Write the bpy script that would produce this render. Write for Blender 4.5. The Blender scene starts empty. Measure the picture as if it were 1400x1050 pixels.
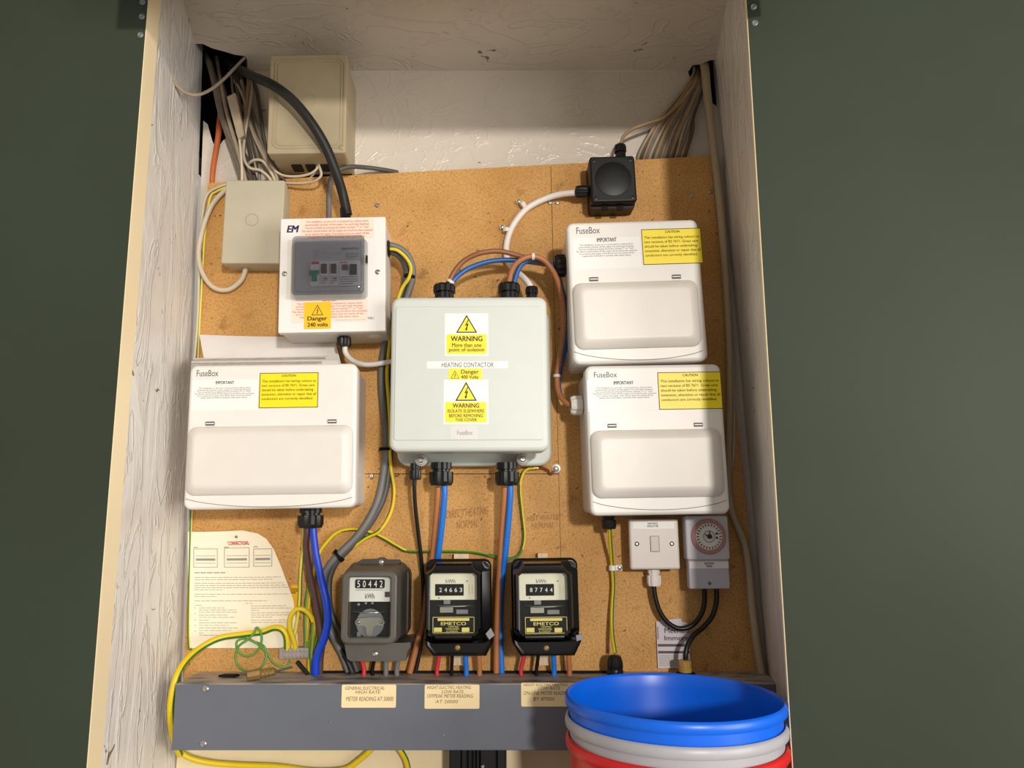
import bpy, bmesh, math, random
from mathutils import Vector, Matrix
random.seed(7)
SC = bpy.context.scene
COL = SC.collection
PI = math.pi

# ------------------------------------------------------------------ camera
FPX, CX, CY = 1052.0, 661.0, 525.0           # focal length and principal point, pixels of 1400x1050
TH = math.radians(9.5)                       # pitch up
CAM = Vector((0.0, -1.28, 1.45))
cd = bpy.data.cameras.new('camera'); cam = bpy.data.objects.new('camera', cd); COL.objects.link(cam)
cam.location = CAM; cam.rotation_euler = (PI/2 + TH, 0, 0)
cd.sensor_width = 36.0; cd.lens = FPX/1400*36.0; cd.shift_x = (700-CX)/1400.0
cd.clip_start = 0.02
SC.camera = cam

# ------------------------------------------------------------------ world, lamps, exposure
wd = bpy.data.worlds.new('world'); SC.world = wd; wd.use_nodes = True
bg = wd.node_tree.nodes['Background']
bg.inputs[0].default_value = (1.0, 0.92, 0.82, 1); bg.inputs[1].default_value = 0.41
def area(name, loc, target, size, power, col):
    l = bpy.data.lights.new(name, 'AREA'); l.shape = 'DISK'; l.size = size; l.energy = power; l.color = col
    o = bpy.data.objects.new(name, l); COL.objects.link(o); o.location = loc
    o.rotation_euler = (Vector(target)-Vector(loc)).to_track_quat('-Z', 'Y').to_euler()
    return o
area('ceiling_lamp', (1.15, -5.0, 2.2), (0, 0, 1.6), 0.34, 145, (1.0, 0.94, 0.87))
area('soft_fill_right', (2.5, -2.3, 1.45), (-0.2, 0, 1.5), 1.7, 64, (1.0, 0.96, 0.90))  # soft fill added off to the right, lifts the left wall and lower board
SC.view_settings.view_transform = 'Standard'; SC.view_settings.look = 'None'
SC.view_settings.gamma = 1.0; SC.view_settings.use_curve_mapping = False
SC.view_settings.exposure = 0.0

# ------------------------------------------------------------------ geometry helpers
def W(u, v, Y=0.0):
    """photo pixel -> world point on the vertical plane at depth Y (metres, board face = 0)"""
    x = (u-CX)/FPX; y = (CY-v)/FPX
    d = Vector((x, math.cos(TH)-y*math.sin(TH), math.sin(TH)+y*math.cos(TH)))
    return CAM + d*((Y-CAM.y)/d.y)

def srgb(r, g, b):
    f = lambda c: (c/12.92 if c <= 0.04045 else ((c+0.055)/1.055)**2.4)
    return (f(r/255), f(g/255), f(b/255), 1)

class MB:
    def __init__(s): s.v = []; s.f = []; s.m = []
    def add(s, vs, fs, mi=0):
        n = len(s.v); s.v += [Vector(p) for p in vs]
        for k, f in enumerate(fs):
            s.f.append([n+i for i in f]); s.m.append(mi[k] if isinstance(mi, list) else mi)
        return s
    def box(s, x0, x1, y0, y1, z0, z1, mi=0):
        vs = [(x, y, z) for x in (x0, x1) for y in (y0, y1) for z in (z0, z1)]
        return s.add(vs, [(0,1,3,2),(4,6,7,5),(0,4,5,1),(2,3,7,6),(0,2,6,4),(1,5,7,3)], mi)
    def loft(s, rings, cap0=True, cap1=True, closed=False, mi=0):
        n = len(rings[0]); vs = [p for r in rings for p in r]; fs = []
        R = len(rings)
        for i in range(R if closed else R-1):
            j = (i+1) % R
            for k in range(n):
                l = (k+1) % n
                fs.append((i*n+k, i*n+l, j*n+l, j*n+k))
        if not closed:
            if cap0: fs.append(tuple(range(n))[::-1])
            if cap1: fs.append(tuple((R-1)*n+k for k in range(n)))
        return s.add(vs, fs, mi)
    def rslab(s, cx, cz, w, h, r, y0, y1, bev=0.0, seg=4, back_bev=0.0):
        """rounded slab in the x/z plane: y0 front (towards the viewer), y1 back"""
        rings = []
        if back_bev: rings.append(ring(rrect(cx, cz, w-2*back_bev, h-2*back_bev, max(r-back_bev, 1e-4), seg), y1))
        rings.append(ring(rrect(cx, cz, w, h, r, seg), y1-back_bev))
        if bev > 0:
            for k in range(4):
                a = k/3*PI/2
                i = bev*(1-math.cos(a))
                rings.append(ring(rrect(cx, cz, w-2*i, h-2*i, max(r-i, 1e-4), seg), y0+bev-bev*math.sin(a)))
            i = bev*1.15; rings.append(ring(rrect(cx, cz, w-2*i, h-2*i, max(r-i, 1e-4), seg), y0))
        else:
            rings.append(ring(rrect(cx, cz, w, h, r, seg), y0))
        return s.loft(rings)
    def poly(s, pts, y0, y1):
        return s.loft([ring(pts, y1), ring(pts, y0)])
    def frame(s, outer, inner, y0, y1, yi):
        """ring plate: outer/inner outlines with the same vertex count"""
        return s.loft([ring(inner, yi), ring(inner, y0), ring(outer, y0), ring(outer, y1)], True, True)
    def lathe(s, prof, o=(0,0,0), ax=(0,0,1), n=24, ribs=0, closed=False):
        ax = Vector(ax).normalized(); t = Vector((1,0,0)) if abs(ax.x) < .9 else Vector((0,1,0))
        a = ax.cross(t).normalized(); b = ax.cross(a); o = Vector(o); rings = []
        for (r, h) in prof:
            rg = []
            for k in range(n):
                rr = r*(1-(0.12 if ribs and (k % ribs) == 0 else 0))
                c = 2*PI*k/n; rg.append(o+ax*h+(a*math.cos(c)+b*math.sin(c))*max(rr, 1e-5))
            rings.append(rg)
        return s.loft(rings, closed=closed)
    def tube(s, pts, r, n=10, mats=None, twist=0.0, sub=6, phase=.42):
        P = spline([Vector(p) for p in pts], sub); N = len(P)
        rs = r if callable(r) else (lambda t: r)
        T = [(P[min(i+1, N-1)]-P[max(i-1, 0)]).normalized() for i in range(N)]
        up = Vector((0,0,1)) if abs(T[0].z) < .9 else Vector((1,0,0))
        a = T[0].cross(up).normalized(); rings = []
        for i in range(N):
            a = (a-T[i]*a.dot(T[i])).normalized(); b = T[i].cross(a)
            rr = rs(i/(N-1))
            rings.append([P[i]+(a*math.cos(2*PI*k/n)+b*math.sin(2*PI*k/n))*rr for k in range(n)])
        base = len(s.f); s.loft(rings)
        if mats:
            for i in range(N-1):
                for k in range(n):
                    kk = (k+int(n*phase)+int(twist*i)) % n
                    s.m[base+i*n+k] = 1 if kk < n*0.26 else 0
        return s
    def build(s, name, mat, parent=None, smooth=35, recalc=True):
        me = bpy.data.meshes.new(name); me.from_pydata([tuple(p) for p in s.v], [], s.f)
        for m in (mat if isinstance(mat, (list, tuple)) else [mat]): me.materials.append(m)
        me.polygons.foreach_set('material_index', s.m)
        if recalc:
            bm = bmesh.new(); bm.from_mesh(me); bmesh.ops.recalc_face_normals(bm, faces=bm.faces); bm.to_mesh(me); bm.free()
        if smooth:
            me.polygons.foreach_set('use_smooth', [True]*len(me.polygons)); me.set_sharp_from_angle(angle=math.radians(smooth))
        o = bpy.data.objects.new(name, me); COL.objects.link(o)
        if parent is not None: o.parent = parent.e if isinstance(parent, T) else parent
        return o

def ring(pts, y): return [Vector((p[0], y, p[1])) for p in pts]
def rrect(cx, cz, w, h, r, n=4):
    r = min(r, w/2-1e-5, h/2-1e-5); out = []
    for (sx, sz, a0) in ((1,1,0),(-1,1,PI/2),(-1,-1,PI),(1,-1,1.5*PI)):
        for k in range(n+1):
            a = a0+k/n*PI/2
            out.append((cx+sx*(w/2-r)+r*math.cos(a), cz+sz*(h/2-r)+r*math.sin(a)))
    return out
def circ(cx, cz, r, n=24): return [(cx+r*math.cos(2*PI*k/n), cz+r*math.sin(2*PI*k/n)) for k in range(n)]
def spline(P, sub):
    if len(P) < 3:
        return [P[0].lerp(P[1], k/sub) for k in range(sub+1)]
    Q = [P[0]*2-P[1]]+P+[P[-1]*2-P[-2]]; out = []
    for i in range(1, len(Q)-2):
        p0, p1, p2, p3 = Q[i-1:i+3]
        for k in range(sub):
            t = k/sub
            out.append(0.5*((2*p1)+(p2-p0)*t+(2*p0-5*p1+4*p2-p3)*t*t+(3*p1-p0-3*p2+p3)*t**3))
    out.append(P[-1]); return out

def tag(o, label, cat, group=None, kind=None):
    o = o.e if isinstance(o, T) else o
    if label: o['label'] = label
    if cat: o['category'] = cat
    if group: o['group'] = group
    if kind: o['kind'] = kind
    return o

class T:
    """a thing fixed to the wall: an Empty at its back centre, its local x/z axes squared to its front face"""
    def __init__(s, name, label, cat, quad, Yf, Yb=0.0, group=None):
        p = [W(u, v, Yf) for u, v in quad]
        c = sum(p, Vector())/4; xv = (p[1]-p[0])+(p[2]-p[3]); zv = (p[0]-p[3])+(p[1]-p[2])
        s.w = xv.length/2; s.h = zv.length/2; s.ang = math.atan2(xv.z, xv.x); s.yf = Yf-Yb; s.Yb = Yb
        s.e = bpy.data.objects.new(name, None); COL.objects.link(s.e); s.e.empty_display_size = .02
        s.e.location = (c.x, Yb, c.z); s.e.rotation_euler = (0, -s.ang, 0)
        s.M = Matrix.Translation((c.x, Yb, c.z)) @ Matrix.Rotation(-s.ang, 4, 'Y'); s.I = s.M.inverted()
        tag(s.e, label, cat, group)
    def l(s, u, v, y=None):
        """pixel -> local point on the plane at local depth y"""
        y = s.yf if y is None else y
        return s.I @ W(u, v, s.Yb+y)
    def rect(s, u0, v0, u1, v1, y=None):
        a, b = s.l(u0, v0, y), s.l(u1, v1, y); c = s.l(u0, v1, y); d = s.l(u1, v0, y)
        m = (a+b+c+d)/4
        return m.x, m.z, ((b-c).length+(d-a).length)/2, ((a-c).length+(d-b).length)/2
    def plate(s, name, mat, u0, v0, u1, v1, y=None, th=0.0004, r=0.0008, parent=None, bev=0.0, smooth=35):
        y = s.yf if y is None else y
        cx, cz, w, h = s.rect(u0, v0, u1, v1, y-th)
        return MB().rslab(cx, cz, w, h, r, y-th, y, bev).build(name, mat, parent or s, smooth)
    def text(s, name, body, mat, u0, v0, u1, v1, y, parent=None, bold=0.0, align='CENTER', shear=0.0, ls=1.0, th=0.0):
        cx, cz, w, h = s.rect(u0, v0, u1, v1, y)
        vs, fs = textmesh(body, bold, align, shear, ls)
        m = MB(); m.add([(cx+(x-.5)*w, y+q, cz+(z-.5)*h) for x, z, q in vs], fs)
        return m.build(name, mat, parent or s, 0, recalc=False)
    def dashes(s, name, mat, u0, v0, u1, v1, y, rows, parent=None, fill=0.5, seed=1, last=0.7):
        cx, cz, w, h = s.rect(u0, v0, u1, v1, y); rd = random.Random(seed); m = MB()
        for i in range(rows):
            z = cz+h/2-(i+.5)*h/rows; x = cx-w/2; lim = cx+w/2 if i < rows-1 else cx-w/2+w*last
            while x < lim:
                l = min(rd.uniform(.03, .10)*w, lim-x); b = h/rows*fill/2
                m.add([(x, y, z-b), (x+l, y, z-b), (x+l, y, z+b), (x, y, z+b)], [(0,1,2,3)]); x += l+.014*w
        return m.build(name, mat, parent or s, 0, recalc=False)
    def screw(s, u, v, r=0.004, mat=None, y=None, parent=None, name='screw'):
        y = s.yf if y is None else y; p = s.l(u, v, y)
        m = MB().lathe([(r, 0), (r, .0008), (r*.8, .0016), (r*.45, .002), (r*.4, .0006), (0, .0006)], (p.x, y, p.z), (0,-1,0), 16)
        return m.build(name, mat or M['steel'], parent or s)
    def gland(s, name, u, v, axis, r, length, mat, y, off=0.0):
        """ribbed cable gland whose base centre sits at pixel (u, v), local depth y, pointing along axis"""
        p = s.l(u, v, y)
        L = length
        g = MB().lathe([(r*.86, -.004), (r*.86, L*.2), (r*.72, L*.22), (r*.72, L*.32), (r, L*.34), (r, L*.82), (r*.86, L), (r*.5, L), (r*.45, L*.9)], p, axis, 24, ribs=3)
        return g.build(name, mat, s, 25)

_tc = {}
def textmesh(body, bold, align, shear, ls):
    key = (body, bold, align, shear, ls)
    if key in _tc: return _tc[key]
    cu = bpy.data.curves.new('lettering_source', 'FONT'); cu.body = body; cu.size = 1; cu.resolution_u = 3
    cu.align_x = align; cu.shear = shear; cu.space_line = ls
    ob = bpy.data.objects.new('lettering_source', cu); me = ob.to_mesh()
    vs = [(v.co.x, v.co.y) for v in me.vertices]; fs = [tuple(p.vertices) for p in me.polygons]
    ob.to_mesh_clear(); bpy.data.objects.remove(ob); bpy.data.curves.remove(cu)
    x0, x1 = min(p[0] for p in vs), max(p[0] for p in vs); z0, z1 = min(p[1] for p in vs), max(p[1] for p in vs)
    if bold:                                   # heavier strokes: overlaid copies, slightly shifted
        V, F_ = [], []
        for q, (dx, dz) in enumerate(((-bold,-bold*.5), (bold,-bold*.5), (-bold,bold*.5), (bold,bold*.5))):
            n = len(V); V += [(x+dx*.8, z+dz*.8, q) for x, z in vs]; F_ += [tuple(n+i for i in f) for f in fs]
        vs, fs = V, F_
    else: vs = [(x, z, 0) for x, z in vs]
    vs = [((x-x0)/(x1-x0), (z-z0)/(z1-z0), -q*.00004) for x, z, q in vs]
    _tc[key] = (vs, fs); return _tc[key]

# ------------------------------------------------------------------ materials
M = {}
def mk(name, rgb, rough=.45, metal=0.0, var=.05, vscale=30, bump=0.0, bscale=200, spec=.5, stretch=(1,1,1), coat=0.0):
    m = bpy.data.materials.new(name); m.use_nodes = True; nt = m.node_tree; b = nt.nodes['Principled BSDF']
    b.inputs['Roughness'].default_value = rough; b.inputs['Metallic'].default_value = metal
    b.inputs['Specular IOR Level'].default_value = spec; b.inputs['Coat Weight'].default_value = coat
    c = srgb(*rgb)
    tc = nt.nodes.new('ShaderNodeTexCoord'); mp = nt.nodes.new('ShaderNodeMapping'); mp.inputs['Scale'].default_value = stretch
    nt.links.new(tc.outputs['Object'], mp.inputs[0])
    nz = nt.nodes.new('ShaderNodeTexNoise'); nz.inputs['Scale'].default_value = vscale; nz.inputs['Detail'].default_value = 4
    nt.links.new(mp.outputs[0], nz.inputs['Vector'])
    rp = nt.nodes.new('ShaderNodeValToRGB'); nt.links.new(nz.outputs[0], rp.inputs[0])
    rp.color_ramp.elements[0].position = .3; rp.color_ramp.elements[1].position = .7
    rp.color_ramp.elements[0].color = tuple(x*(1-var) for x in c[:3])+(1,)
    rp.color_ramp.elements[1].color = tuple(min(1, x*(1+var)) for x in c[:3])+(1,)
    nt.links.new(rp.outputs[0], b.inputs['Base Color'])
    if bump:
        n2 = nt.nodes.new('ShaderNodeTexNoise'); n2.inputs['Scale'].default_value = bscale; n2.inputs['Detail'].default_value = 3
        nt.links.new(mp.outputs[0], n2.inputs['Vector'])
        bp = nt.nodes.new('ShaderNodeBump'); bp.inputs['Strength'].default_value = bump; bp.inputs['Distance'].default_value = .002
        nt.links.new(n2.outputs[0], bp.inputs['Height']); nt.links.new(bp.outputs[0], b.inputs['Normal'])
    M[name] = m; return m

def paint(name, rgb, stretch, lump=.5, dark=(120,105,85)):
    """thick old gloss paint over rough plaster: brush drags, lumps and a few chips"""
    m = bpy.data.materials.new(name); m.use_nodes = True; nt = m.node_tree; b = nt.nodes['Principled BSDF']; L = nt.links.new
    b.inputs['Roughness'].default_value = .28; b.inputs['Specular IOR Level'].default_value = .5
    tc = nt.nodes.new('ShaderNodeTexCoord'); mp = nt.nodes.new('ShaderNodeMapping'); mp.inputs['Scale'].default_value = stretch
    L(tc.outputs['Object'], mp.inputs[0])
    n1 = nt.nodes.new('ShaderNodeTexNoise'); n1.inputs['Scale'].default_value = 26; n1.inputs['Detail'].default_value = 5; n1.inputs['Distortion'].default_value = .9
    L(mp.outputs[0], n1.inputs['Vector'])
    n2 = nt.nodes.new('ShaderNodeTexNoise'); n2.inputs['Scale'].default_value = 7; n2.inputs['Detail'].default_value = 3
    L(tc.outputs['Object'], n2.inputs['Vector'])
    n3 = nt.nodes.new('ShaderNodeTexNoise'); n3.inputs['Scale'].default_value = 38; n3.inputs['Detail'].default_value = 2; n3.inputs['Distortion'].default_value = 1.2
    L(tc.outputs['Object'], n3.inputs['Vector'])
    rdg = nt.nodes.new('ShaderNodeValToRGB'); e = rdg.color_ramp.elements
    e[0].position = .47; e[0].color = (0,0,0,1); e[1].position = .53; e[1].color = (0,0,0,1)
    k = rdg.color_ramp.elements.new(.5); k.color = (1,1,1,1)
    L(n1.outputs[0], rdg.inputs[0])
    a = nt.nodes.new('ShaderNodeMath'); a.operation = 'MULTIPLY_ADD'; L(rdg.outputs[0], a.inputs[0]); a.inputs[1].default_value = .35; L(n1.outputs[0], a.inputs[2])
    a2 = nt.nodes.new('ShaderNodeMath'); a2.operation = 'MULTIPLY_ADD'; L(n2.outputs[0], a2.inputs[0]); a2.inputs[1].default_value = 1.2; L(a.outputs[0], a2.inputs[2])
    bp = nt.nodes.new('ShaderNodeBump'); bp.inputs['Strength'].default_value = lump; bp.inputs['Distance'].default_value = .006
    L(a2.outputs[0], bp.inputs['Height']); L(bp.outputs[0], b.inputs['Normal'])
    rp = nt.nodes.new('ShaderNodeValToRGB'); L(n2.outputs[0], rp.inputs[0]); c = srgb(*rgb)
    rp.color_ramp.elements[0].position = .25; rp.color_ramp.elements[0].color = tuple(x*.9 for x in c[:3])+(1,)
    rp.color_ramp.elements[1].position = .7; rp.color_ramp.elements[1].color = c
    ch = nt.nodes.new('ShaderNodeValToRGB'); L(n3.outputs[0], ch.inputs[0])
    ch.color_ramp.elements[0].position = .245; ch.color_ramp.elements[0].color = (1,1,1,1); ch.color_ramp.elements[1].position = .27; ch.color_ramp.elements[1].color = (0,0,0,1)
    mx = nt.nodes.new('ShaderNodeMix'); mx.data_type = 'RGBA'
    L(ch.outputs[0], mx.inputs['Factor']); L(rp.outputs[0], mx.inputs['A']); mx.inputs['B'].default_value = srgb(*dark)
    L(mx.outputs['Result'], b.inputs['Base Color']); M[name] = m; return m

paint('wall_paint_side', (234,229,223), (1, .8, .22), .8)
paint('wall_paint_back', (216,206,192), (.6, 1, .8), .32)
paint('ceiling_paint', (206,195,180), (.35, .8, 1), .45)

def chipboard():
    m = bpy.data.materials.new('chipboard'); m.use_nodes = True; nt = m.node_tree; b = nt.nodes['Principled BSDF']; L = nt.links.new
    b.inputs['Roughness'].default_value = .62; b.inputs['Specular IOR Level'].default_value = .3
    tc = nt.nodes.new('ShaderNodeTexCoord')
    def noise(s, d, dist=0):
        n = nt.nodes.new('ShaderNodeTexNoise'); n.inputs['Scale'].default_value = s; n.inputs['Detail'].default_value = d; n.inputs['Distortion'].default_value = dist
        L(tc.outputs['Object'], n.inputs['Vector']); return n
    def ramp(n, p0, c0, p1, c1):
        r = nt.nodes.new('ShaderNodeValToRGB'); L(n.outputs[0], r.inputs[0]); r.color_ramp.elements[0].position = p0; r.color_ramp.elements[1].position = p1
        r.color_ramp.elements[0].color = c0; r.color_ramp.elements[1].color = c1; return r
    base = ramp(noise(9, 5), .3, srgb(196,146,80), .72, srgb(216,168,102))
    grain = ramp(noise(330, 3, .5), .32, srgb(150,98,48), .55, (1,1,1,1))
    fl = ramp(noise(150, 2, .6), .27, (1,1,1,1), .31, (0,0,0,1))
    st = ramp(noise(26, 6, .3), .27, (1,1,1,1), .38, (0,0,0,1))
    m1 = nt.nodes.new('ShaderNodeMix'); m1.data_type = 'RGBA'; m1.blend_type = 'MULTIPLY'; m1.inputs['Factor'].default_value = .42
    L(base.outputs[0], m1.inputs['A']); L(grain.outputs[0], m1.inputs['B'])
    m2 = nt.nodes.new('ShaderNodeMix'); m2.data_type = 'RGBA'; L(fl.outputs[0], m2.inputs['Factor']); L(m1.outputs['Result'], m2.inputs['A']); m2.inputs['B'].default_value = srgb(104,66,32)
    sm = nt.nodes.new('ShaderNodeMath'); sm.operation = 'MULTIPLY'; L(st.outputs[0], sm.inputs[0]); sm.inputs[1].default_value = .5
    m3 = nt.nodes.new('ShaderNodeMix'); m3.data_type = 'RGBA'; L(sm.outputs[0], m3.inputs['Factor']); L(m2.outputs['Result'], m3.inputs['A']); m3.inputs['B'].default_value = srgb(120,80,40)
    L(m3.outputs['Result'], b.inputs['Base Color'])
    bp = nt.nodes.new('ShaderNodeBump'); bp.inputs['Strength'].default_value = .12; bp.inputs['Distance'].default_value = .001
    L(noise(300, 3).outputs[0], bp.inputs['Height']); L(bp.outputs[0], b.inputs['Normal'])
    M['chipboard'] = m
chipboard()

def dusty(name, rgb, dust, amount):
    m = mk(name, rgb, .5, var=.04, vscale=12); nt = m.node_tree; b = nt.nodes['Principled BSDF']; L = nt.links.new
    src = b.inputs['Base Color'].links[0].from_socket
    ge = nt.nodes.new('ShaderNodeNewGeometry'); sx = nt.nodes.new('ShaderNodeSeparateXYZ'); L(ge.outputs['Normal'], sx.inputs[0])
    tc = nt.nodes.new('ShaderNodeTexCoord'); n = nt.nodes.new('ShaderNodeTexNoise'); n.inputs['Scale'].default_value = 45; n.inputs['Detail'].default_value = 5
    mp = nt.nodes.new('ShaderNodeMapping'); mp.inputs['Scale'].default_value = (.4, 1, 1); L(tc.outputs['Object'], mp.inputs[0]); L(mp.outputs[0], n.inputs['Vector'])
    r = nt.nodes.new('ShaderNodeValToRGB'); L(n.outputs[0], r.inputs[0]); r.color_ramp.elements[0].position = .38; r.color_ramp.elements[1].position = .66
    mu = nt.nodes.new('ShaderNodeMath'); mu.operation = 'MULTIPLY'; mu.use_clamp = True; L(r.outputs[0], mu.inputs[0]); L(sx.outputs['Z'], mu.inputs[1])
    m2 = nt.nodes.new('ShaderNodeMath'); m2.operation = 'MULTIPLY'; m2.use_clamp = True; L(mu.outputs[0], m2.inputs[0]); m2.inputs[1].default_value = amount
    mx = nt.nodes.new('ShaderNodeMix'); mx.data_type = 'RGBA'; L(m2.outputs[0], mx.inputs['Factor']); L(src, mx.inputs['A']); mx.inputs['B'].default_value = srgb(*dust)
    L(mx.outputs['Result'], b.inputs['Base Color'])
dusty('trunking_grey', (99,104,115), (178,165,152), 2.0)

def glassy(name, tint, rough=.03, f=.08):
    m = bpy.data.materials.new(name); m.use_nodes = True; nt = m.node_tree; nt.nodes.clear(); L = nt.links.new
    o = nt.nodes.new('ShaderNodeOutputMaterial'); t = nt.nodes.new('ShaderNodeBsdfTransparent'); g = nt.nodes.new('ShaderNodeBsdfGlossy')
    t.inputs[0].default_value = tint; g.inputs['Roughness'].default_value = rough
    nz = nt.nodes.new('ShaderNodeTexNoise'); nz.inputs['Scale'].default_value = 20
    mr = nt.nodes.new('ShaderNodeMapRange'); mr.inputs[3].default_value = f*.7; mr.inputs[4].default_value = f*1.3; L(nz.outputs[0], mr.inputs[0])
    mx = nt.nodes.new('ShaderNodeMixShader'); L(mr.outputs[0], mx.inputs[0]); L(t.outputs[0], mx.inputs[1]); L(g.outputs[0], mx.inputs[2]); L(mx.outputs[0], o.inputs[0])
    M[name] = m
glassy('clear_glass', (.95,.96,.955,1), .03, .03)
glassy('smoked_plastic', (.86,.865,.88,1), .06, .035); glassy('smoked_rim', (.70,.705,.73,1), .15, .10)

mk('door_green', (54,62,50), .5, var=.10, vscale=3, bump=.03, bscale=30, spec=.16)
mk('edge_cream', (246,226,186), .5, var=.03, vscale=8, stretch=(1,1,.2))
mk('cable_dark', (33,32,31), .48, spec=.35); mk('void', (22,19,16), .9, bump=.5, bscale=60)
mk('lower_cream', (233,214,172), .5, var=.03)
mk('white_plastic', (232,228,222), .38, var=.015); mk('white_plastic_tub', (222,216,208), .42, var=.02)
mk('door_plastic', (226,220,212), .4, var=.015)
mk('white_metal', (238,234,230), .35, var=.015)
mk('contactor_grey', (204,209,202), .4, var=.015); mk('contactor_base', (176,176,168), .4, var=.03)
mk('beige_plastic', (170,156,127), .5, var=.06, vscale=20); mk('beige_plastic_pale', (186,177,155), .5, var=.06, vscale=14)
mk('black_plastic', (20,20,21), .42, var=.08, spec=.3); mk('black_gland', (22,22,23), .35, var=.06, spec=.35)
mk('black_gloss', (13,11,10), .24, var=.1, spec=.32); mk('black_matt', (10,10,10), .7, spec=.2)
mk('meter_grey', (82,79,73), .42, var=.08, vscale=25, bump=.05); mk('meter_grey_dark', (58,52,46), .45, var=.1)
mk('dial_white', (232,230,222), .5, var=.02); mk('dial_cream', (238,232,206), .5, var=.02)
mk('brass', (214,172,92), .3, .55, .1); mk('brass_dull', (150,122,74), .5, .6, .15); mk('steel', (190,186,178), .28, .9, .06); mk('alu', (150,148,138), .4, .6, .08)
mk('copper', (176,96,56), .35, .9, .1); mk('lead_grey', (128,128,132), .5, .3, .08)
mk('blue_cable', (28,116,214), .38, var=.04); mk('blue_dark', (16,62,190), .35, var=.05); mk('blue_mid', (30,92,160), .4, var=.05)
mk('brown_cable', (176,112,66), .42, var=.05); mk('brown_mid', (142,88,58), .42, var=.05); mk('brown_dark', (84,56,54), .4, var=.06)
mk('earth_yellow', (226,196,24), .4, var=.04); mk('earth_green', (62,122,44), .42, var=.06); mk('green_thin', (96,146,62), .45, var=.08)
mk('earth_light_yellow', (226,210,86), .42, var=.04)
mk('grey_cable', (112,112,110), .48, var=.06); mk('grey_cable_dark', (78,77,75), .48, var=.08); mk('white_cable', (236,230,224), .42, var=.02)
mk('cream_cable', (206,192,168), .5, var=.05); mk('beige_cable', (196,180,156), .5, var=.07); mk('tan_cable', (158,132,98), .55, var=.12)
mk('dusty_grey_cable', (120,110,98), .6, var=.15, vscale=60); mk('dusty_light_cable', (168,152,130), .6, var=.12, vscale=60); mk('dusty_dark_cable', (84,76,68), .6, var=.15, vscale=60)
mk('conduit_cream', (176,160,130), .5, var=.12, vscale=15, stretch=(1,1,.3)); mk('orange_cable', (190,98,42), .55, var=.15)
mk('red_cable', (206,50,62), .4); mk('tie_white', (226,216,200), .5)
mk('sticker_yellow', (250,226,16), .4, var=.01); mk('sticker_amber', (250,196,16), .4, var=.01); mk('sticker_white', (240,238,234), .42, var=.01); mk('sticker_peach', (246,224,206), .5, var=.02)
mk('label_pale', (214,214,208), .4, var=.01)
mk('ink', (34,32,34), .6); mk('ink_grey', (86,84,84), .6); mk('ink_light', (150,146,140), .6); mk('ink_olive', (88,78,10), .6); mk('ink_brown', (124,108,78), .6); mk('ink_orange', (222,128,96), .6); mk('ink_red', (204,50,44), .6); mk('ink_navy', (34,28,74), .5)
mk('white_print', (236,234,228), .5); mk('plate_yellow', (232,214,120), .5, var=.03); mk('pencil', (158,112,66), .7)
mk('paper', (248,238,212), .6, var=.02); mk('paper_white', (226,220,214), .6, var=.03); mk('paper_edge', (176,170,162), .7, var=.2, vscale=90, stretch=(1,.2,6)); mk('card_cream', (244,222,172), .6, var=.02)
mk('paper_mauve', (206,198,204), .6, var=.03); mk('ink_mauve', (84,72,78), .6)
mk('timer_grey', (200,198,203), .42, var=.02); mk('timer_lower', (192,189,198), .45, var=.02); mk('timer_pink', (188,136,134), .5, var=.05); mk('switch_white', (216,206,198), .36, var=.015); mk('rocker', (206,196,188), .4)
mk('bucket_blue', (0,98,224), .34, var=.03); mk('bucket_grey', (170,169,174), .38, var=.04); mk('bucket_red', (206,28,30), .36, var=.04)
mk('rcd_green', (16,126,82), .45); mk('rcd_red', (190,44,52), .5); mk('rcd_maroon', (64,30,32), .45); mk('rcd_body', (206,202,204), .5); mk('rcd_grey', (176,174,178), .5); mk('rcd_test', (96,70,72), .5); mk('clear_bracket', (226,220,206), .35)
mk('wood', (206,168,112), .6, var=.15, vscale=40, stretch=(4,4,.5)); mk('wood_pale', (226,200,160), .6, var=.1, stretch=(4,4,.5))
mk('terminal_grey', (158,150,142), .45, .3, .12)
mk('floor_grey', (120,112,104), .7)

# ------------------------------------------------------------------ the setting
ZB, ZT = 0.86, None
YB, YL, YR = 0.02, -0.24, -0.26
def vline(p1, p2):                      # straight edge through two pixels on planes -> function of z
    a, b = p1, p2
    return lambda z: a.lerp(b, (z-a.z)/(b.z-a.z))
bl = vline(W(277, 70, YB), W(246, 1000, YB)); fl = vline(W(219, 0, YL), W(138, 1050, YL))
br = vline(W(975, 90, YB), W(1052, 960, YB)); fr = vline(W(1021, 0, YR), W(1087, 1050, YR)); frd = vline(W(1018, 0, -.288), W(1081.5, 1050, -.288))
zc = W(660, 97, YB).z                   # ceiling height at the back
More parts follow.
